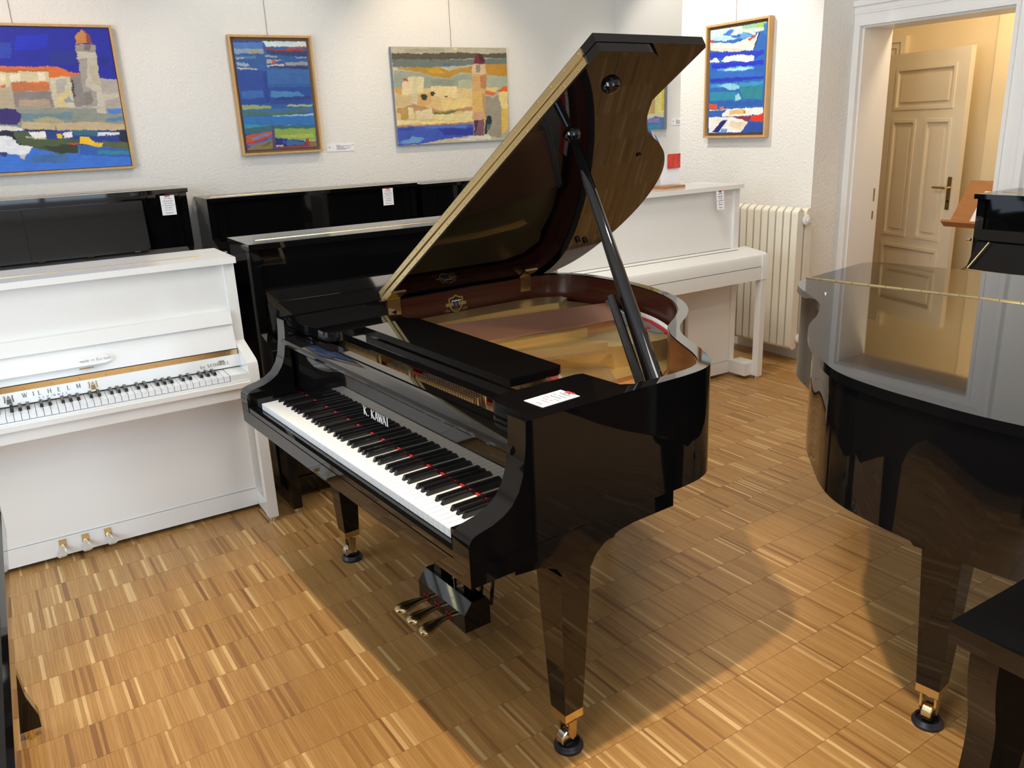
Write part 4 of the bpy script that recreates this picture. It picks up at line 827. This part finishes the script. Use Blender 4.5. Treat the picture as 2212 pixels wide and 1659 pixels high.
for x in (.655, .738, .822):
    bm = bm_new()
    rows = []
    for y, hw_, th, z in ((.20, .007, .008, .066), (.175, .008, .008, .064), (.155, .012, .006, .056), (.135, .018, .005, .049), (.12, .017, .004, .047), (.114, .008, .003, .046)):
        dx = (x - .738) * (.185 - y) * 1.6
        rows.append([bm.verts.new((x + dx + a * hw_, y, z + c * th)) for a, c in ((-1, -.5), (1, -.5), (1, .5), (.5, 1), (-.5, 1), (-1, .5))])
    for j in range(5):
        for q in range(6): bm.faces.new((rows[j][q], rows[j][(q + 1) % 6], rows[j + 1][(q + 1) % 6], rows[j + 1][q]))
    bm.faces.new(rows[0]); bm.faces.new(rows[-1])
    pd = obj('pedal', bm, 'nickel', u1, smooth=50)
    bm = bev(box(bm_new(), x - .012, x + .012, .178, .184, .056, .092), .005, 2); obj('pedal_plate', bm, 'brass', pd)
# black upright beside it, behind the open grand
u3 = upright('black upright piano with open fallboard behind the open grand piano', (.872, 3.355, 0), 0, 1.50, 1.180, BLU, D=.50, by=.17, kb=.60, arm_top=.76, arm_back=.80, panel_z=.86, hinge_x=(.06, .06), toe_h=.09)
f3, P3, L3 = fall_open(u3, 1.50, BLU, .118, .80, .152, .925, lip=.05)
bm = bm_new(); F3 = lambda a, b_, h: Vector((a, *P3(b_, -h)))
for a, b_, c, d_, w in ((.38, .012, .38, .055, .003), (.38, .012, .75, .012, .012)): stroke(bm, F3, a, b_, c, d_, w, .004)
obj('desk_bracket', bm, 'black_satin', f3, smooth=0)
for q in range(6): 
    bm = bm_new(); stroke(bm, F3, .42 + q * .05, .012, .45 + q * .05, .012, .006, .006); obj('bracket_plate', bm, 'steel', f3, smooth=0)
# white upright at the right, closed
W2 = 1.50
u2 = upright('white upright piano with closed keyboard beside the radiator', (2.455, 3.45, 0), 0, W2, 1.213, WH, D=.53, by=.19, kb=.645, arm_top=.806, arm_back=.828, panel_z=.826, hinge=False, toe_h=.105, inset=.065)
bm = prism(bm_new(), [(.008, .726), (.008, .782), (.014, .795), (.030, .802), (.20, .824), (.20, .728)], .043, W2 - .043, 'x'); bev(bm, .003, 2); f2 = obj('fallboard', bm, WH, u2)
B('key_slip', WH, u2, .043, W2 - .043, .004, .02, .695, .722, .003)
B('fallboard_gap', 'dark_gap', f2, .05, W2 - .1, .150, .1535, .8165, .8195)
# back row: tall black uprights along the picture wall
u4 = upright('tall black upright piano with wide music panel below the harbour castle painting', (-.46, 5.375, 0), 0, 1.50, 1.325, BLU, D=.60, by=.185, kb=.70, arm_top=.90, arm_back=.965, panel_z=.96, hinge_x=(.1, .1))
bm = prism(bm_new(), [(.004, .86), (.010, .90), (.185, .965), (.185, .86)], .042, 1.458, 'x'); f4 = obj('fallboard', bm, 'grey_reflection', u4)
bm = prism(bm_new(), [(.135, .970), (.147, .970), (.196, 1.268), (.184, 1.268)], .10, 1.235, 'x'); bev(bm, .003); mp_ = obj('music_panel', bm, BLU, u4)
obj('panel_seam', prism(bm_new(), [(.1345, .972), (.136, .972), (.184, 1.262), (.1825, 1.262)], .585, .589, 'x'), 'dark_gap', mp_)
for x in (.62, .88, 1.14): B('panel_hinge', 'brass', u4, x, x + .035, .124, .134, .966, .974)
bm = bm_new(); box(bm, 1.255, 1.262, .186, .192, .97, 1.285); box(bm, 1.395, 1.402, .186, .192, .97, 1.285)
obj('panel_beading', bm, BLU, u4, smooth=0)
u5 = upright('black upright piano below the blue sea painting', (1.17, 5.44, 0), 0, 1.48, 1.243, BLU, D=.545, by=.19, kb=.70, arm_top=.93, arm_back=.985, panel_z=.97, hinge_x=(.05, .05))
bm = prism(bm_new(), [(.004, .86), (.010, .90), (.185, .965), (.185, .86)], .042, 1.438, 'x'); obj('fallboard', bm, BLU, u5)
bm = bm_new(); box(bm, .11, .115, .192, .198, .99, 1.20); box(bm, 1.37, 1.375, .192, .198, .99, 1.20); obj('panel_beading', bm, BLU, u5, smooth=0)
u6 = upright('black upright piano below the stone tower painting, in the corner', (2.70, 5.44, 0), 0, 1.48, 1.228, BLU, D=.545, by=.19, kb=.70, arm_top=.90, arm_back=.965, panel_z=.96, hinge_x=(.05, .05))
bm = bm_new(); box(bm, .13, .135, .192, .198, .97, 1.19); obj('panel_beading', bm, BLU, u6, smooth=0)
# black upright against the door wall at the far right, facing the room
u7 = upright('black upright piano against the door wall with open fallboard', (4.16, 2.445, 0), R(-90), 1.48, 1.168, BLU, D=.60, by=.22, kb=.60, arm_top=.76, arm_back=.80, panel_z=.86, hinge_x=(.05, .05))
f7, P7, L7 = fall_open(u7, 1.48, BLU, .10, .79, .185, .93, lip=.06)
obj('fallboard_hinge', cyl(bm_new(), (.05, .097, .79), (1.43, .097, .79), .005, n=8), 'brass', u7)
obj('fallboard_stay', cyl(bm_new(), (.06, .09, .80), (.115, .165, .93), .004, n=8), 'brass', u7)
obj('lock_knob', lathe(bm_new(), [(.008, -.02), (.008, 0)], (-.001, .20, .93), 10, 'x'), 'steel', u7)
# black upright at the left edge of the picture, facing right
u8 = upright('black upright piano cut off at the left edge, seen from its keyboard end', (-.138, .95, 0), R(90), 1.48, 1.13, BLU, D=.56, by=.29, kb=.62, arm_top=.722, arm_back=.74, panel_z=.76, hinge=False, legs=False)
for x in (.0, 1.438):
    bm = prism(bm_new(), [(.05, .62), (.045, .42), (.06, .25), (.05, .14), (.03, .07), (.03, .03), (.10, .03), (.10, .14), (.12, .62)], x + .002, x + .040, 'x'); bev(bm, .004); lg = obj('leg', bm, BLU, u8)
    obj('glide', cyl(bm_new(), (x + .021, .06, 0), (x + .021, .06, .03), .017, n=12), 'brass', lg)
bm = prism(bm_new(), [(0, .624), (0, .69), (.01, .70), (.29, .70), (.29, .624)], .043, 1.437, 'x'); obj('fallboard', bm, BLU, u8)
# slim black console piano at the lower right corner, facing left
W9 = 1.40
u9 = thing('console_piano', 'black console piano with curved leg cut off at the lower right corner', 'upright piano', (1.258, .66, 0), R(-90))
B('key_shelf', BLU, u9, 0, W9, 0, .32, .722, .760, .004, 3)
for x in (.02, W9 - .07):
    spline = catmull([(.045, .720), (.042, .66), (.052, .60), (.066, .54), (.064, .47), (.048, .39), (.018, .30), (-.012, .20), (-.03, .10), (-.03, .02)], 4)
    bm = prism(bm_new(), spline + [(.09, .02), (.10, .15), (.16, .35), (.20, .50), (.21, .720)], x, x + .05, 'x'); bev(bm, .003); obj('console_leg', bm, BLU, u9)
B('lower_panel', BLU, u9, .07, W9 - .07, .23, .25, .05, .72, .002)
B('body', BLU, u9, 0, W9, .27, .32, .76, 1.0, .004)
B('base_rail', BLU, u9, .07, W9 - .07, .20, .30, .0, .06, .003)
for x in (.0, W9 - .05): B('side_panel', BLU, u9, x, x + .05, .21, .32, .0, .72, .003)
# ------------------------------------------------------------------ paintings
def vnoise(x, y, seed):
    s = np.zeros_like(x); r = np.random.default_rng(seed)
    for k in range(5):
        f = 2.0 ** k; a = r.uniform(0, 6.28, 4); b_ = r.uniform(.6, 1.4, 4)
        s += (np.sin(x * f * b_[0] + y * f * b_[1] * .7 + a[0]) * np.cos(y * f * b_[2] - x * f * b_[3] * .5 + a[1])) / (k + 1)
    return s
def canvas(w, h, data, seed, res=.0036):
    nx, ny = int(w / res), int(h / res)
    gx, gy = np.meshgrid(np.linspace(0, 1, nx + 1), np.linspace(0, 1, ny + 1))
    X, Y = gx * w, gy * h
    jx = gx * 1000 + 4 * vnoise(X * 60, Y * 60, seed) + 2 * vnoise(X * 220, Y * 220, seed + 1)
    jy = gy * 1000 + 5 * vnoise(X * 60, Y * 60, seed + 2) + 2 * vnoise(X * 220, Y * 220, seed + 3)
    C = np.zeros((ny + 1, nx + 1, 3)); tex = vnoise(X * 40, Y * 160, seed + 4) * .10 + vnoise(X * 18, Y * 22, seed + 5) * .10
    k = 0
    for lay in data.split(';'):
        c, q = lay.split(' '); q = list(map(float, q.split(','))); px, py = q[0::2], q[1::2]; n = len(px)
        ins = np.zeros(gx.shape, bool)
        for i in range(n):
            xa, ya, xb, yb = px[i], py[i], px[i - 1], py[i - 1]
            if ya == yb: continue
            ins ^= ((ya > jy) != (yb > jy)) & (jx < (xb - xa) * (jy - ya) / (yb - ya) + xa)
        k += 1
        sh = 1 + .55 * np.roll(tex, k * 13, axis=1)[..., None]
        C = np.where(ins[..., None], np.array(srgb(c)) * sh, C)
    C = np.clip(C, .002, .95)
    V = [(float(x), 0.0, float(y)) for x, y in zip(X.ravel(), Y.ravel())]
    idx = np.arange((nx + 1) * (ny + 1)).reshape(ny + 1, nx + 1)
    F = np.stack([idx[:-1, :-1], idx[:-1, 1:], idx[1:, 1:], idx[1:, :-1]], -1).reshape(-1, 4).tolist()
    me = bpy.data.meshes.new('painted_surface'); me.from_pydata(V, [], F)
    at = me.color_attributes.new('paint', 'FLOAT_COLOR', 'POINT')
    at.data.foreach_set('color', np.concatenate([C.reshape(-1, 3), np.ones((C.shape[0] * C.shape[1], 1))], 1).astype(np.float32).ravel())
    me.materials.append(MATS['oil_paint'])
    return me
def painting(label, loc, rz, w, h, data, seed, frame, depth=.03):
    """local: x right, z up, front faces -y; loc = lower left corner of the painted surface on the wall plane"""
    r = thing('painting', label, 'painting', loc, rz, 'harbour paintings')
    me = canvas(w, h, data, seed)
    f = inst('painted_surface', me, r, (0, -depth - .002, 0))
    B('stretched_canvas', 'canvas_edge', r, 0, w, -depth, -.004, 0, h)
    if frame:
        g, fw, fd = frame     # gap, board width, board depth
        bm = bm_new(); a = g + fw
        for x0, x1, z0, z1 in ((-a, -g, -a, h + a), (w + g, w + a, -a, h + a), (-g, w + g, -a, -g), (-g, w + g, h + g, h + a)): box(bm, x0, x1, -fd, -.003, z0, z1)
        bev(bm, .0015, 1); obj('picture_frame', bm, 'frame_oak', r)
        bm = bm_new()
        for x0, x1, z0, z1 in ((-g, 0, -g, h + g), (w, w + g, -g, h + g), (0, w, -g, 0), (0, w, h, h + g)): box(bm, x0, x1, -.016, -.003, z0, z1)
        obj('shadow_gap', bm, 'frame_inner', r, smooth=0)
    return r
def wire(r, x, z0, top=3.3):
    obj('hanging_wire', cyl(bm_new(), (x, -.006, z0), (x, -.006, top), .0013, n=6), 'wire', r)
p1 = painting('large framed painting of a harbour castle with tall tower and boats', (-.19, 6.0, 1.468), 0, 1.0, .818, PAINT['a'], 11, (.004, .014, .042), .030); wire(p1, .49, .82, 1.83)
p2 = painting('narrow framed painting of deep blue sea with two boats', (1.56, 6.0, 1.524), 0, .502, .705, PAINT['b'], 23, (.020, .014, .046), .028); wire(p2, .245, .735, 1.77)
p3 = painting('unframed painting of a stone tower and ochre town by blue water', (2.695, 6.0, 1.503), 0, .995, .698, PAINT['c'], 37, None, .035); wire(p3, .52, .695, 1.79)
p4 = painting('framed painting of white boats on bright blue water above the radiator', (4.5, 4.508, 1.498), R(-90), .506, .685, PAINT['d'], 51, (.018, .014, .046), .028); wire(p4, .21, .71, 1.80)
pd5 = 'cfd8d8 0,0,1000,0,1000,1000,0,1000;e0d8b0 0,250,1000,250,1000,1000,0,1000;d8c07c 100,330,560,330,540,760,120,760;c8a868 560,340,700,340,700,800,560,800;e6dc8c 720,330,1000,330,1000,1000,720,1000;b0b890 100,760,700,800,600,1000,100,1000;e8c838 900,400,1000,400,1000,900,930,900;5878b8 0,0,1000,0,1000,250,700,280,500,220,0,230;8a88c0 300,150,850,140,860,230,500,240;3c94b8 0,0,900,0,880,100,0,90;4858a0 380,60,470,60,440,330,400,330'
p5 = painting('small unframed painting of ochre houses by water, in the recess beside the pier', (4.82, 5.70, 1.535), R(-90), .37, .36, pd5, 63, None, .03)
# small wall captions
def caption(label, loc, rz, w, h):
    r = thing('wall_caption', label, 'caption card', loc, rz, 'caption cards')
    B('card', 'paper', r, 0, w, -.004, -.001, 0, h)
    bm = bm_new(); F = lambda a, b_, hh: Vector((a, -.004 - hh, b_))
    for i, (a, b_) in enumerate(((.35, .48), (.35, .9), (.35, .62), (.35, .86), (.35, .7))): stroke(bm, F, a * w, h * (.82 - i * .14), b_ * w, h * (.82 - i * .14), .0035, .0004)
    obj('print', bm, 'ink_light', r, smooth=0)
    bm = bm_new(); lathe(bm, [(.004, -.0055), (.004, -.004)], (.02, 0, h * .6), 8, 'y'); lathe(bm, [(.003, -.0055), (.003, -.004)], (w - .01, 0, h - .01), 8, 'y'); obj('pin', bm, 'wire', r)
caption('small white caption card beside the blue sea painting', (2.142, 6.0, 1.484), 0, .21, .052)
caption('small white caption card beside the small painting in the recess', (4.82, 5.27, 1.56), R(-90), .15, .05)
# ------------------------------------------------------------------ price tags
def price_tag(label, loc, rot, w, h, seed, strip='red_print', red=False):
    r = thing('price_tag', label, 'price tag', loc, 0, 'handwritten price tags'); r.rotation_euler = rot
    # local: x right, y up the card, z out of the card; origin = centre of the top edge
    B('card', 'paper', r, -w / 2, w / 2, -h, 0, 0, .0006)
    B('top_strip', strip, r, -w * .2, w * .22, -.004, .004, .0006, .0016)
    g = random.Random(seed); bm = bm_new(); F = lambda a, b_, hh: Vector((a, b_, .0007 + hh)); bm2 = bm_new()
    lettered = [(-.085, .30, .020, 5), (-.17, .55, .013, 8), (-.30, .75, .010, 10), (-.41, .6, .010, 9), (-.52, .8, .009, 11), (-.63, .5, .011, 7), (-.74, .55, .011, 7), (-.90, .5, .008, 8)]
    for j, (y, ww, sz, n) in enumerate(lettered):
        x = -w * ww / 2; st = w * ww / n; b_ = bm2 if red and j in (5, 6) else bm
        for q in range(n):
            if g.random() < .12: x += st; continue
            y0 = y * h + g.uniform(-.2, .2) * sz * .5; stroke(b_, F, x, y0, x + st * .5, y0 + sz * g.uniform(.3, .9) * .6, .0014, .0003); stroke(b_, F, x + st * .5, y0 + sz * .4, x + st * .9, y0 - sz * .1, .0012, .0003); x += st
    obj('handwriting', bm, 'ink', r, smooth=0)
    if red: obj('red_handwriting', bm2, 'red_print', r, smooth=0)
    else: bm2.free()
    return r
price_tag('white handwritten price tag hanging on the tall piano under the castle painting', (.914, 5.498, 1.290), (R(90), 0, 0), .083, .118, 1)
price_tag('white handwritten price tag hanging on the piano under the blue sea painting', (2.412, 5.585, 1.221), (R(90), 0, R(0)), .080, .118, 2)
price_tag('white handwritten price tag hanging on the white piano beside the radiator', (3.680, 3.598, 1.186), (R(84), 0, R(-4)), .056, .108, 3)
tl = to_world(.583, .385, .9626)
price_tag('white price tag lying flat on the open grand piano shelf', tl, (0, 0, OPEN_RZ + R(2)), .072, .120, 4, red=True)
# ------------------------------------------------------------------ radiator
rad = thing('radiator', 'cream cast iron column radiator below the boat painting', 'radiator', (4.285, 3.505, 0), 0)
def section_mesh():
    bm = bm_new()
    def outline(x0, x1, z0, z1, r, n=6):
        pts = []
        for cx_, cz_, a0 in ((x1 - r, z1 - r, 0), (x0 + r, z1 - r, 90), (x0 + r, z0 + r, 180), (x1 - r, z0 + r, 270)):
            for i in range(n + 1): a = R(a0 + 90 * i / n); pts.append((cx_ + r * math.cos(a), cz_ + r * math.sin(a)))
        return pts
    prism(bm, outline(0, .058, .115, 1.03, .027), -.024, .024, 'y'); prism(bm, outline(.082, .14, .115, 1.03, .027), -.024, .024, 'y')
    prism(bm, outline(.03, .11, .93, .99, .028), -.02, .02, 'y'); prism(bm, outline(.03, .11, .155, .215, .028), -.02, .02, 'y')
    bev(bm, .012, 3)
    for z in (.96, .185): cyl(bm, (.07, -.031, z), (.07, .031, z), .024, n=14)
    me = bpy.data.meshes.new('radiator_section'); bmesh.ops.recalc_face_normals(bm, faces=bm.faces); bm.to_mesh(me); bm.free(); me.shade_smooth(); me.set_sharp_from_angle(angle=R(40)); me.materials.append(MATS['radiator_enamel']); return me
sm_ = section_mesh()
for i in range(11): inst('radiator_section', sm_, rad, (0, .035 + i * .061, 0))
for z in (.96, .185):
    bm = lathe(bm_new(), [(.033, .0), (.033, -.012), (.026, -.018), (.014, -.02), (.014, -.028), (.001, -.028)][::-1], (.07, .004, z), 18, 'y'); obj('end_plug', bm, 'white_lacquer', rad)
bm = bm_new(); box(bm, .14, .21, .15, .17, .90, .93); box(bm, .14, .21, .55, .57, .90, .93); box(bm, .14, .21, .15, .17, .2, .23); obj('wall_bracket', bm, 'radiator_enamel', rad, smooth=0)
# ------------------------------------------------------------------ leaflet holder on the white upright
lh = thing('leaflet_holder', 'clear leaflet holder with red leaflet standing on the white piano', 'leaflet holder', (3.37, 3.80, 1.2131), R(4))
B('wooden_base', 'beech', lh, .0, .185, -.05, .06, 0, .014, .003)
B('plastic_sheet', 'clear_plastic', lh, .02, .18, -.004, .0, .014, .20, .001)
B('leaflet', 'paper', lh, .03, .18, .0012, .0022, .02, .185)
B('red_leaflet', 'leaflet_red', lh, .075, .182, -.0085, -.0055, .112, .196)
# ------------------------------------------------------------------ wooden music stand in the corridor
ms = thing('music_stand', 'wooden music stand with white sheet of music seen through the doorway', 'music stand', (5.35, 2.96, 0), R(0))
DT = Matrix.Rotation(R(0), 4, 'Z')
def tilted(name, m, parent, y0, y1, s0, s1, n0, n1, b=.002):
    """board on the sloping desk: y across, s up the slope (leaning towards +x), n thickness towards the reader (-x)"""
    a = R(38); bm = bm_new()
    P = lambda y, s_, n: Vector((s_ * math.sin(a) - n * math.cos(a), y, .86 + s_ * math.cos(a) + n * math.sin(a)))
    v = [bm.verts.new(P(*q)) for q in ((y0, s0, n0), (y1, s0, n0), (y1, s1, n0), (y0, s1, n0), (y0, s0, n1), (y1, s0, n1), (y1, s1, n1), (y0, s1, n1))]
    for f in ((0, 3, 2, 1), (4, 5, 6, 7), (0, 1, 5, 4), (1, 2, 6, 5), (2, 3, 7, 6), (3, 0, 4, 7)): bm.faces.new([v[i] for i in f])
    if b: bev(bm, b)
    return obj(name, bm, m, parent)
tilted('desk_board', 'beech', ms, -.22, .20, 0, .34, 0, .012); tilted('desk_ledge', 'beech', ms, -.24, .23, -.012, .004, 0, .06)
sheet = tilted('sheet_music', 'paper', None, -.20, .07, .008, .26, .0122, .0134, 0); sheet.location = (5.35, 2.96, 0); tag(sheet, 'white sheet of music lying on the wooden music stand', 'sheet music')
obj('stand_post', cyl(bm_new(), (.06, 0, .03), (.06, 0, .93), .016, n=14), 'beech', ms)
bm = bm_new()
for q in range(3):
    a = R(90 + 120 * q); cyl(bm, (.06, 0, .06), (.06 + .22 * math.cos(a), .22 * math.sin(a), .015), .014, n=8)
obj('stand_foot', bm, 'beech', ms)
